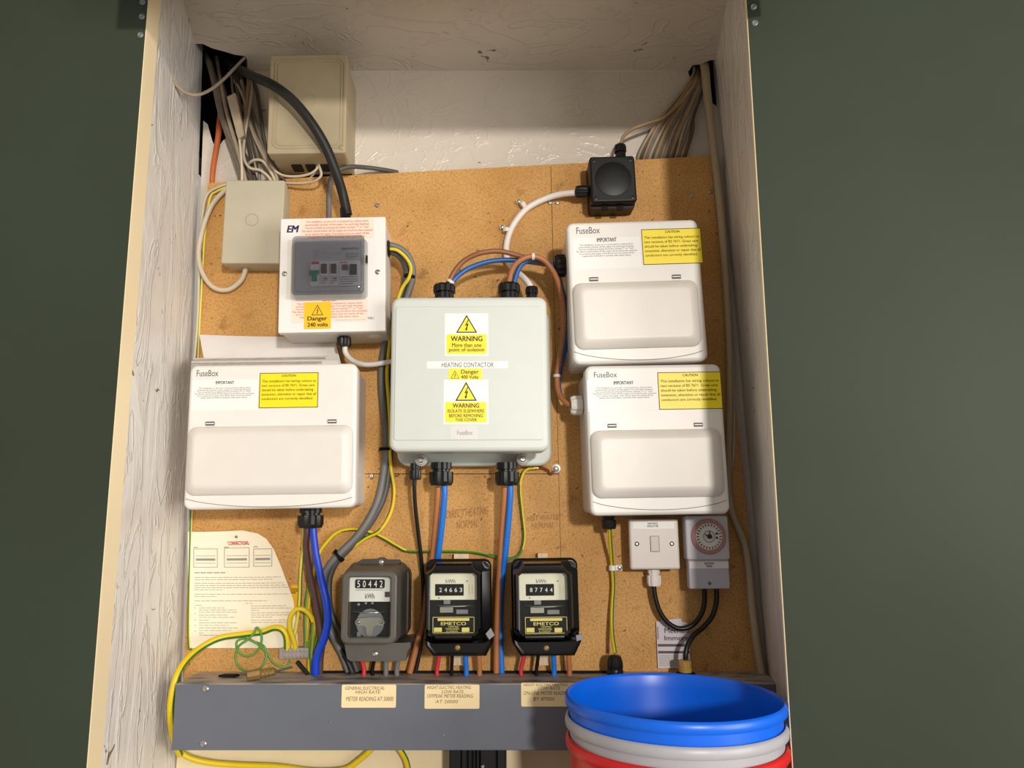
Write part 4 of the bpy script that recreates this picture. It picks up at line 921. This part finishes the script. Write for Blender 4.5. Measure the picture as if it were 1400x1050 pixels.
tag(lug, 'bare copper earth tail and screw to the right below the contactor', 'earth lug')
L0 = lug.location
MB().tube([W(u, v, y)-L0 for u, v, y in ((729,640,-.008),(738,639,-.009),(748,642,-.008),(754,648,-.007),(757,644,-.006))], .0019, 8).build('bare_wire', M['copper'], lug)
MB().lathe([(.0028,-.004),(.0028,.004)], W(733,639.5,-.008)-L0, (1,0,0), 10).build('crimp', M['brass'], lug)
MB().lathe([(.0075,0),(.0075,.0015),(.0045,.002),(.0045,.004),(.002,.005)], W(760,641,0)-L0, (0,-1,0), 16).build('screw_washer', M['steel'], lug)
# below the left consumer unit
cable('brown_cable', 'dark brown cable below the left consumer unit', [(419,712,-60),(419.5,728,-58),(418.5,750,-50),(423,782,-42),(430,815,-36),(436,850,-30),(440,878,-28),(438,900,-26),(437,920,-24)], 5.4, 'brown_dark', n=12)
cable('blue_cable', 'deep blue cable below the left consumer unit', [(428,712,-62),(428.5,728,-62),(432,758,-60),(440,795,-56),(446.5,824,-54),(448,850,-50),(443,873,-46),(435,892,-42),(431.5,908,-40),(431,922,-38)], lambda t: 5.6+1.0*t, 'blue_dark', n=12)
cable('black_cable', 'black cable slanting down behind the deep blue cable to the trunking', [(440,780,-14),(444,840,-14),(452,866,-16),(462,884,-18),(474,902,-20),(482,920,-22)], 5.0, 'cable_dark')
cable('earth_cable', 'yellow earth cable hanging straight into the earth terminal block', [(416,716,-14),(414.5,742,-14),(411,785,-14),(409.5,825,-16),(405,857,-18),(401,874,-18),(400,888,-16)], 2.9, EL)
cable('earth_cable', 'yellow earth cable forming a tight loop above the terminal block', [(404.5,888,-16),(401,873,-22),(396.5,860,-26),(397,845,-28),(404,834,-28),(414,833,-26),(424,841,-22),(429,854,-18),(426,876,-16),(424,898,-16),(423,920,-16)], 4.0, ('earth_yellow','earth_yellow'))
cable('earth_cable', 'short green and yellow wire entering the right end of the terminal block', [(424,790,-9),(419,820,-10),(417.5,845,-11),(418,870,-12),(418,888,-13)], 2.8, ('green_thin','earth_light_yellow'))
cable('earth_cable', 'pale yellow earth wire dropping past the terminal block into the trunking', [(432,836,-12),(428,850,-20),(426.5,870,-24),(424.5,892,-24),(426,920,-24)], 2.8, EL)
cable('main_earth_cable', 'thick yellow earth cable curving round the left end of the trunking', [(246,1032,-40),(238,1012,-60),(233.5,985,-80),(234,955,-88),(241,925,-84),(254,903,-66),(275,885,-40),(300,872.5,-24),(330,867.5,-18),(358,864,-18),(374,858.5,-20),(385,860,-22),(391.5,870,-20),(392.5,888,-16)], 4.9, EY, n=12, twist=0.0, phase=.62)
cable('main_earth_cable', 'yellow earth cable sagging below the left end of the trunking', [(246,1028,-30),(262,1037,-26),(290,1043,-20),(330,1046,-14),(380,1048,-12),(430,1054,-12),(470,1052,-12),(490,1040,-14),(506,1026,-18),(512,1018,-20)], 4.6, EY, n=12, twist=0.0, phase=.8)
cable('main_earth_cable', 'short yellow earth cable dropping below the middle of the trunking', [(540,1016,-20),(549,1028,-18),(556,1042,-14),(559,1060,-12)], 4.4, EY, n=12, twist=.03)
cable('green_wire', 'thin green wire coiled in loops beside the earth terminal block', [(397,903,-10),(392,911,-14),(382,911,-16),(372,904,-16),(365,893,-16),(352,880,-18),(336,873,-18),(324,877,-20),(325,889,-20),(336,897,-20),(349,893,-20),(357,880,-22),(357,866,-24),(351,858,-24),(347,866,-24),(339,874,-24),(326,884,-22),(322,900,-20),(328,913,-20),(342,918,-20),(357,912,-20),(364,898,-18),(361,884,-16),(350,878,-14)], 1.9, 'green_thin', n=8)
# contactor bottom cables
cable('black_cable', 'thin black cable hanging from the small gland of the contactor', [(567,655,-50),(566.5,668,-48),(568,695,-40),(572,730,-28),(576,765,-18),(578.5,800,-12),(578,850,-12),(574,890,-12),(568,920,-12)], 3.2, 'black_gland')
cable('brown_cable', 'brown cable from the contactor passing behind the middle meter', [(599,666,-50),(598,685,-46),(595,725,-32),(591,762,-22),(585,800,-20),(579,845,-20),(569,885,-18),(560,920,-18)], 4.9, 'brown_cable', n=12)
cable('blue_cable', 'blue cable from the contactor down to the middle meter', [(607.5,664,-52),(607.5,680,-50),(604,720,-40),(599,760,-28),(596,785,-20),(595,820,-16)], 4.9, 'blue_cable', n=12)
cable('brown_cable', 'brown cable running down between the two black meters', [(690,666,-50),(689,685,-46),(686.5,725,-34),(683.5,770,-26),(680.5,820,-22),(679,870,-20),(678.5,920,-20)], 4.9, 'brown_cable', n=12)
cable('blue_cable', 'blue cable running down between the two black meters', [(697.5,664,-52),(697.5,680,-50),(695,715,-42),(691,755,-32),(687,790,-24),(684,830,-16),(684,870,-14),(686,920,-14)], 4.9, 'blue_cable', n=12)
# meter tails
for nm, mt, us, which in (('meter_tail', ('red_cable','black_matt','grey_cable','grey_cable'), ((493.5,497.5),(513,509.5),(527.5,527.5),(545.5,542.5)), 'grey meter'),
                          ('meter_tail', ('red_cable','black_matt','blue_cable','brown_cable'), ((601,597.5),(618.5,617.5),(636,637.5),(654.5,655.5)), 'middle black meter'),
                          ('meter_tail', ('red_cable','black_matt','blue_cable','brown_cable'), ((717.5,712.5),(736.5,733.5),(756.5,757.5),(777,778.5)), 'right-hand black meter')):
    for k, (m_, (ua, ub)) in enumerate(zip(mt, us)):
        nmx = {'red_cable':'red','black_matt':'black','blue_cable':'blue','brown_cable':'brown','grey_cable':'grey'}[m_]
        side = ('' if nmx != 'grey' else ('left-hand ' if k == 2 else 'right-hand '))
        cable(nm, 'short %s%s cable between the %s and the trunking' % (side, nmx, which), [(ua, 886, -34), (ua*.6+ub*.4, 902, -32), (ub, 914, -30), (ub, 924, -30)], 4.2 if nmx in ('blue','brown','grey') else 3.4 if nmx == 'red' else 2.8, m_)
# right-hand lower cables
a = cable('earth_cable', 'green and yellow earth cable from the lower right consumer unit to the trunking', [(833.5,722,-40),(834.5,740,-30),(836.5,770,-14),(838.5,800,-10),(836.5,835,-12),(837,865,-20),(841,893,-34)], 3.1, EY, twist=.02, phase=.15)
cp = bpy.data.objects.new('cable_clip', None); COL.objects.link(cp); cp.location = W(838, 776, 0)
tag(cp, 'white clip holding the earth cable beside the rocker switch', 'cable clip')
MB().lathe([(.0034,-.004),(.0058,-.004),(.0058,.004),(.0034,.004)], W(837.3,776.5,-.0128)-cp.location, (0,0,1), 14, closed=True).build('clip_strap', M['sticker_white'], cp)
q = W(844.5,775.5,0)-cp.location; MB().box(q.x-.005, q.x+.005, -.012, -.0003, q.z-.004, q.z+.004).build('nail_boss', M['sticker_white'], cp, 0)
MB().lathe([(.0036,0),(.0036,.001),(.0018,.0018)], (q.x+.001, -.012, q.z), (0,-1,0), 12).build('nail_head', M['steel'], cp)
def on_trunk(name, label, cat, u, v, Y, prof, mat, ribs=0):
    p_ = W(u, v, Y); o = MB().lathe(prof, (0,0,0), (0,0,1), 24, ribs).build(name, mat); o.location = (p_.x, Y, tz+.0002); tag(o, label, cat); return o
on_trunk('cable_boot', 'ribbed black cable boot standing on the trunking beside the blue bucket', 'cable gland', 841, 914, -.036, [(.0125,0),(.0125,.008),(.0115,.010),(.0125,.012),(.0120,.020),(.0095,.028),(.0065,.030)], M['black_gland'], 3)
bg_ = bpy.data.objects.new('brass_gland', None); COL.objects.link(bg_); p_ = W(937, 913, -.040); bg_.location = (p_.x, -.040, tz)
tag(bg_, 'brass cable gland on a black washer on top of the trunking', 'cable gland')
MB().lathe([(.0145,.0002),(.0145,.005),(.0125,.006)], (0,0,0), (0,0,1), 28).build('washer', M['black_matt'], bg_)
MB().lathe([(.0100,.0055),(.0100,.012),(.0088,.0125),(.0088,.014),(.0095,.0145),(.0095,.022),(.0080,.0235),(.005,.024)], (0,0,0), (0,0,1), 12).build('brass_body', M['brass'], bg_, 20)
cable('black_flex', 'black flexible cable looping between the rocker switch and the timer', [(893.5,797,-20),(895.5,815,-20),(902,836,-20),(914,852,-20),(930,859.5,-20),(946,855,-20),(958,841,-20),(963,824,-20),(963,802,-22)], 3.9, 'black_gland')
cable('black_flex', 'black flexible cable from the timer down to the brass gland', [(979.5,802,-22),(979.5,822,-22),(974,842,-24),(962,857,-26),(949,868,-30),(941,880,-36),(937.5,893,-40),(937,906,-40)], 3.9, 'black_gland')
cable('white_cable', 'short white cable from the switch box gland behind the contactor', [(471.5,474,-55),(473,483,-52),(481,492,-42),(494,497.5,-30),(508,498.5,-26),(525,496,-26),(540,493,-26)], 4.4, 'white_cable')
cable('black_offcut', 'short black cable end sticking up from the trunking near the deep blue cable', [(407,905,-14),(411,910,-18),(417,917,-24),(421,922,-26)], 3.4, 'cable_dark')

# ------------------------------------------------------------------ earth terminal block, brass connector, knock-out
et = T('earth_terminal_block', 'grey metal earth terminal block screwed to the lower left of the board', 'terminal block', ((381,887),(422.5,885.5),(423,900),(381.5,901.5)), -.020)
MB().rslab(0, 0, et.w, et.h, .001, -.020, -.0004, .0008).build('terminal_bar', M['terminal_grey'], et)
for r_ in range(2):
    for k in range(6):
        x = -et.w/2+.010+k*.0062; z = (.0042, -.0042)[r_]
        MB().lathe([(.0021,0),(.0021,.0012),(.0012,.0013),(.001,.0004),(0,.0004)], (x, -.020, z), (0,-1,0), 10).build('terminal_screw', M['steel'], et)
bc = bpy.data.objects.new('brass_connector', None); COL.objects.link(bc); p_ = W(358, 925, -.070); bc.location = (p_.x, -.062, tz+.0082)
tag(bc, 'dull brass ribbed connector lying on the left end of the trunking', 'connector')
ax = Vector((.9,.35,.10)).normalized(); st_ = -ax*.024
MB().lathe([(.0078,0),(.0080,.002),(.0080,.018),(.0074,.019)], st_, ax, 8).build('brass_body', M['brass_dull'], bc, 20)
MB().lathe([(.0062,.019),(.0074,.021),(.0060,.024),(.0074,.027),(.0060,.030),(.0072,.033),(.0058,.036),(.0066,.039),(.004,.042)], st_, ax, 14).build('ribbed_sleeve', M['brass_dull'], bc, 20)
MB().tube([st_+ax*.04, st_+ax*.05+Vector((.003,0,.001)), st_+ax*.062+Vector((.004,.004,.002))], .0016, 8).build('wire_tail', M['grey_cable_dark'], bc)
p_ = W(313, 919.5, -.045); o = MB().poly([(-.014,-.006),(.010,-.007),(.016,.002),(.010,.007),(-.010,.006)], -.003, -.0002).build('rubber_offcut', M['black_matt'], None, 0)
o.rotation_euler = (-PI/2, 0, 0); o.location = (p_.x, -.045, tz+.0002); tag(o, 'flat black rubber scrap on the dusty top of the trunking', 'rubber scrap')

# ------------------------------------------------------------------ paper things
def sheet_map(px):                      # px: rows of (v, u_left, u_right, curl in mm)
    def S(s, t, off=0.0):
        k = t*(len(px)-1); i = min(int(k), len(px)-2); f = k-i
        v, ul, ur, c = [a+(b-a)*f for a, b in zip(px[i], px[i+1])]
        Y = -.0035-.001*math.sin(s*5+t*3)-c/1000*s**2.5-off
        return W(ul+(ur-ul)*s, v+(3.0*(1-s)*s)*(1-t)-(1-t)*2*s, Y)
    return S
rows = [(727,257,331,6),(731,257,352,16),(738,256.8,364,26),(752,256.8,374,32),(770,257,382,34),(795,257.2,391.5,28),(820,257.5,401,18),(850,257.8,405,8),(886,258.2,408,3)]
def sheet(name, S, ns, nt_, mat, th=.0003, origin=None):
    vs = [S(i/ns, j/nt_) for j in range(nt_+1) for i in range(ns+1)]; vb = [S(i/ns, j/nt_, -th) for j in range(nt_+1) for i in range(ns+1)]
    N = (ns+1)*(nt_+1); fs = []
    for j in range(nt_):
        for i in range(ns):
            a_ = j*(ns+1)+i; q = (a_, a_+1, a_+ns+2, a_+ns+1); fs += [q, tuple(N+x for x in q[::-1])]
    edge = [i for i in range(ns+1)]+[(j)*(ns+1)+ns for j in range(1, nt_+1)]+[nt_*(ns+1)+i for i in range(ns-1, -1, -1)]+[j*(ns+1) for j in range(nt_-1, 0, -1)]
    for k in range(len(edge)):
        a_, b_ = edge[k], edge[(k+1) % len(edge)]; fs.append((a_, N+a_, N+b_, b_))
    o0 = origin or vs[-1]
    return MB().add([p-o0 for p in vs+vb], fs).build(name, mat, None, 50), o0
S = sheet_map(rows)
sh = bpy.data.objects.new('instruction_sheet', None); COL.objects.link(sh); sh.location = W(258, 886, 0)
tag(sh, 'cream printed instruction sheet with a curled corner pinned to the board', 'paper sheet')
o, o0 = sheet('paper', S, 24, 24, M['paper'], origin=sh.location.copy()); o.parent = sh
def on_sheet(name, quads, mat):
    m = MB()
    for s0, t0, s1, t1 in quads:
        n_ = max(1, int((s1-s0)/8)); k_ = max(1, int((t1-t0)/4)); Q = lambda u, v: S(su(u, v), vt(v), .0005)-o0
        for i in range(n_):
            for j in range(k_):
                a_, b_ = s0+(s1-s0)*i/n_, s0+(s1-s0)*(i+1)/n_; c_, d_ = t0+(t1-t0)*j/k_, t0+(t1-t0)*(j+1)/k_
                m.add([Q(a_, c_), Q(b_, c_), Q(b_, d_), Q(a_, d_)], [(0,3,2,1)])
    return m.build(name, mat, sh, 0, recalc=False)
def vt(v):
    for i in range(len(rows)-1):
        if rows[i][0] <= v <= rows[i+1][0]: return (i+(v-rows[i][0])/(rows[i+1][0]-rows[i][0]))/(len(rows)-1)
    return 1.0
def su(u, v):
    t_ = vt(v); k = t_*(len(rows)-1); i = min(int(k), len(rows)-2); f = k-i
    ul = rows[i][1]*(1-f)+rows[i+1][1]*f; ur = rows[i][2]*(1-f)+rows[i+1][2]*f
    return (u-ul)/(ur-ul)
vs, fs = textmesh('CONNECTIONS', .03, 'CENTER', 0, 1.0)
m = MB(); m.add([S(su(311+28*x, 741.5), vt(745.5-5*z), .0005-q)-o0 for x, z, q in vs], fs); m.build('red_heading', M['ink_red'], sh, 0, recalc=False)
rd = random.Random(5); q_ = []
def line(u0, u1, v, h=.65):
    u = u0
    while u < u1:
        l = min(rd.uniform(3, 9), u1-u); q_.append((u, v-h/2, u+l, v+h/2)); u += l+1.2
line(266, 308, 783, 1.3)
for v, w_ in ((789.5,118),(792.5,108),(797.5,122),(800.5,125),(803.5,128),(806.5,38),(812.5,130),(815.5,30),(821.5,100)): line(266, 266+w_, v)
for k, v in enumerate((827.5,831,834,837,841,844,848,851.5,855,858.5,862,865.5,868.5)): line(267 if k == 0 else 272, 267+[10,40,56,57,44,55,20,58,46,58,50,12,40][k], v)
for k, v in enumerate((825,828.5,831.5,834.5,838,841,844,848,851)): line(336 if k == 0 else 343, [346,392,398,354,396,400,372,398,398][k], v)
for i, uu in enumerate((263.5,)*5): line(266, 267.5, 831+i*8, 1)
on_sheet('printed_text', q_, M['ink_light'])
q_ = []
for u0, v0, u1, v1 in ((264.5,750,297.5,776),(306.5,749,341,776),(346.5,751,372,775)):
    for e in ((u0,v0,u1,v0+.7),(u0,v1-.7,u1,v1),(u0,v0,u0+.7,v1),(u1-.7,v0,u1,v1)): q_.append(e)
    w_ = u1-u0
    q_.append((u0+w_*.1, 763.5, u0+w_*.9, 766.5))
    for dv in (-5, 5): q_.append((u0+w_*.08, 765+dv-.3, u0+w_*.92, 765+dv+.3))
    q_.append((u0, 747.8, u0+6, 748.8))
on_sheet('wiring_diagrams', q_, M['ink_light'])
p_ = S(su(323,734), vt(734.5))-o0
MB().lathe([(.0022,0),(.0022,.0012),(.001,.002)], p_+Vector((0,-.0008,0)), (0,-1,0), 12).build('pin', M['lead_grey'], sh)
# yellow earth tag behind the sheet
t = T('earth_tag', 'small yellow warning tag peeping out beside the instruction sheet', 'tag', ((395,800),(408,800),(413,853),(399,853)), -.003)
MB().rslab(0, 0, t.w, t.h, .002, -.003, -.0022).build('tag_strip', M['sticker_amber'], t, 0)
t.dashes('lettering', M['ink'], 398, 804, 407.5, 812, -.0034, 3, None, .5, 3)
t.dashes('lettering', M['ink'], 402, 842, 411, 849, -.0034, 3, None, .5, 4)
# folded papers behind the left consumer unit
pp = bpy.data.objects.new('folded_papers', None); COL.objects.link(pp); pp.location = W(360, 500, -.06)
tag(pp, 'folded white papers tucked behind the top of the left consumer unit', 'papers')
def loose(name, c4, Y0, Y1, mat, bow):
    def S2(s, t_, off=0.0):
        a_ = Vector(c4[0]).lerp(Vector(c4[1]), s); b_ = Vector(c4[3]).lerp(Vector(c4[2]), s); q = a_.lerp(b_, t_)
        return W(q.x, q.y+bow*math.sin(s*PI)*(1-t_), Y0+(Y1-Y0)*t_-.004*math.sin(t_*PI)-off)
    o, _ = sheet(name, S2, 12, 6, M[mat], .0004, origin=pp.location.copy()); o.parent = pp; return o
loose('folded_sheet', ((272.5,457.5),(456.5,459.5),(467,500),(281,503)), -.006, -.022, 'paper_white', 1.5)
loose('folded_sheet', ((264,489.5),(449,486.5),(451,502),(263,506)), -.030, -.036, 'paper_white', 1)
loose('folded_sheet', ((262.5,491.5),(445,488.5),(447,502),(262,506)), -.040, -.044, 'paper_edge', -.5)
loose('folded_sheet', ((262,493.8),(462,491),(463,503),(261,507)), -.052, -.056, 'paper_white', 0)
loose('folded_sheet', ((262,496),(440,494),(440,504),(261,508)), -.066, -.068, 'paper_edge', 0)
# leaflet behind the black flex
lf = T('instruction_leaflet', 'torn printed leaflet behind the black flex beside the brass gland', 'leaflet', ((897,850),(942,850),(944,914),(899,914)), -.004)
pts = [lf.l(u, v, -.004) for u, v in ((897,850),(904,848.5),(916,847),(931,845.5),(932.5,850),(940.5,852),(943,862),(944,913),(899.5,913.5))]
MB().poly([(q.x, q.z) for q in pts], -.004, -.0034).build('paper', M['paper_mauve'], lf, 0)
y = -.0043
lf.text('lettering', 'Mechani', M['ink_mauve'], 908.5, 858.5, 942, 865.5, y, None, .02)
lf.text('lettering', 'Immersi', M['ink_mauve'], 908.5, 869, 942.5, 875.5, y, None, .02)
for v0, v1, u0 in ((880.5,884,899.2), (890,893.5,899.8)): lf.plate('printed_bar', M['ink_mauve'], u0, v0, 943.2, v1, -.004, .0002, .0002)
lf.plate('printed_bar', M['ink_light'], 898.3, 857, 900.5, 874, -.004, .0002, .0002)
lf.dashes('printed_text', M['ink_light'], 901, 895.5, 942, 911, y, 7, None, .4, 21)

# ------------------------------------------------------------------ black unit under the trunking
un = T('cable_unit', 'black ribbed unit showing under the middle of the trunking', 'electrical unit', ((614.5,1027),(692,1027),(694,1110),(613,1110)), -.060)
MB().rslab(0, .004, un.w, un.h+.008, .002, -.050, .003).build('back_case', M['black_plastic'], un)
for a_, b_, d_ in ((-.48,-.30,.060),(-.28,-.20,.058),(-.16,-.12,.062),(-.08,-.05,.060),(-.02,.02,.060),(.05,.30,.064),(.34,.46,.060)):
    MB().rslab((a_+b_)/2*un.w, .003, (b_-a_)*un.w, un.h, .0008, -d_, -.050, .0006).build('rib', M['black_plastic'], un, 0)
un.screw(660.5, 1048, .003, M['steel'], -.064)

# ------------------------------------------------------------------ buckets
RB = .1368; bx, by = .2405, -.250; RZ = 1.45-.2275
def bucket(label, mat, zr, s):
    R = RB*s; H = .285
    inner = [(R*.955, -.004), (R*.945, -.02), (R*.93, -.05), (R*.74, -H+.004), (0, -H+.003)]
    outer = [(0, -H), (R*.75, -H), (R*.945, -.05), (R*.955, -.030), (R*.958, -.0135), (R*.985, -.0135), (R*.995, -.012), (R*1.0, -.0075), (R*.995, -.003), (R*.985, -.0008), (R*.972, 0), (R*.962, -.001)]
    o = MB().lathe(outer+inner, (0,0,H), (0,0,1), 72).build('bucket', M[mat], None, 40); o.location = (bx, by, zr-H)
    tag(o, label, 'bucket', 'stacked plastic buckets'); return o
bucket('blue plastic bucket, topmost of the stack in front of the trunking', 'bucket_blue', RZ, 1.0)
bucket('grey plastic bucket nested between the blue and the red bucket', 'bucket_grey', RZ-.026, 1.0)
b3 = bucket('red plastic bucket at the bottom of the stack', 'bucket_red', RZ-.050, 1.0)
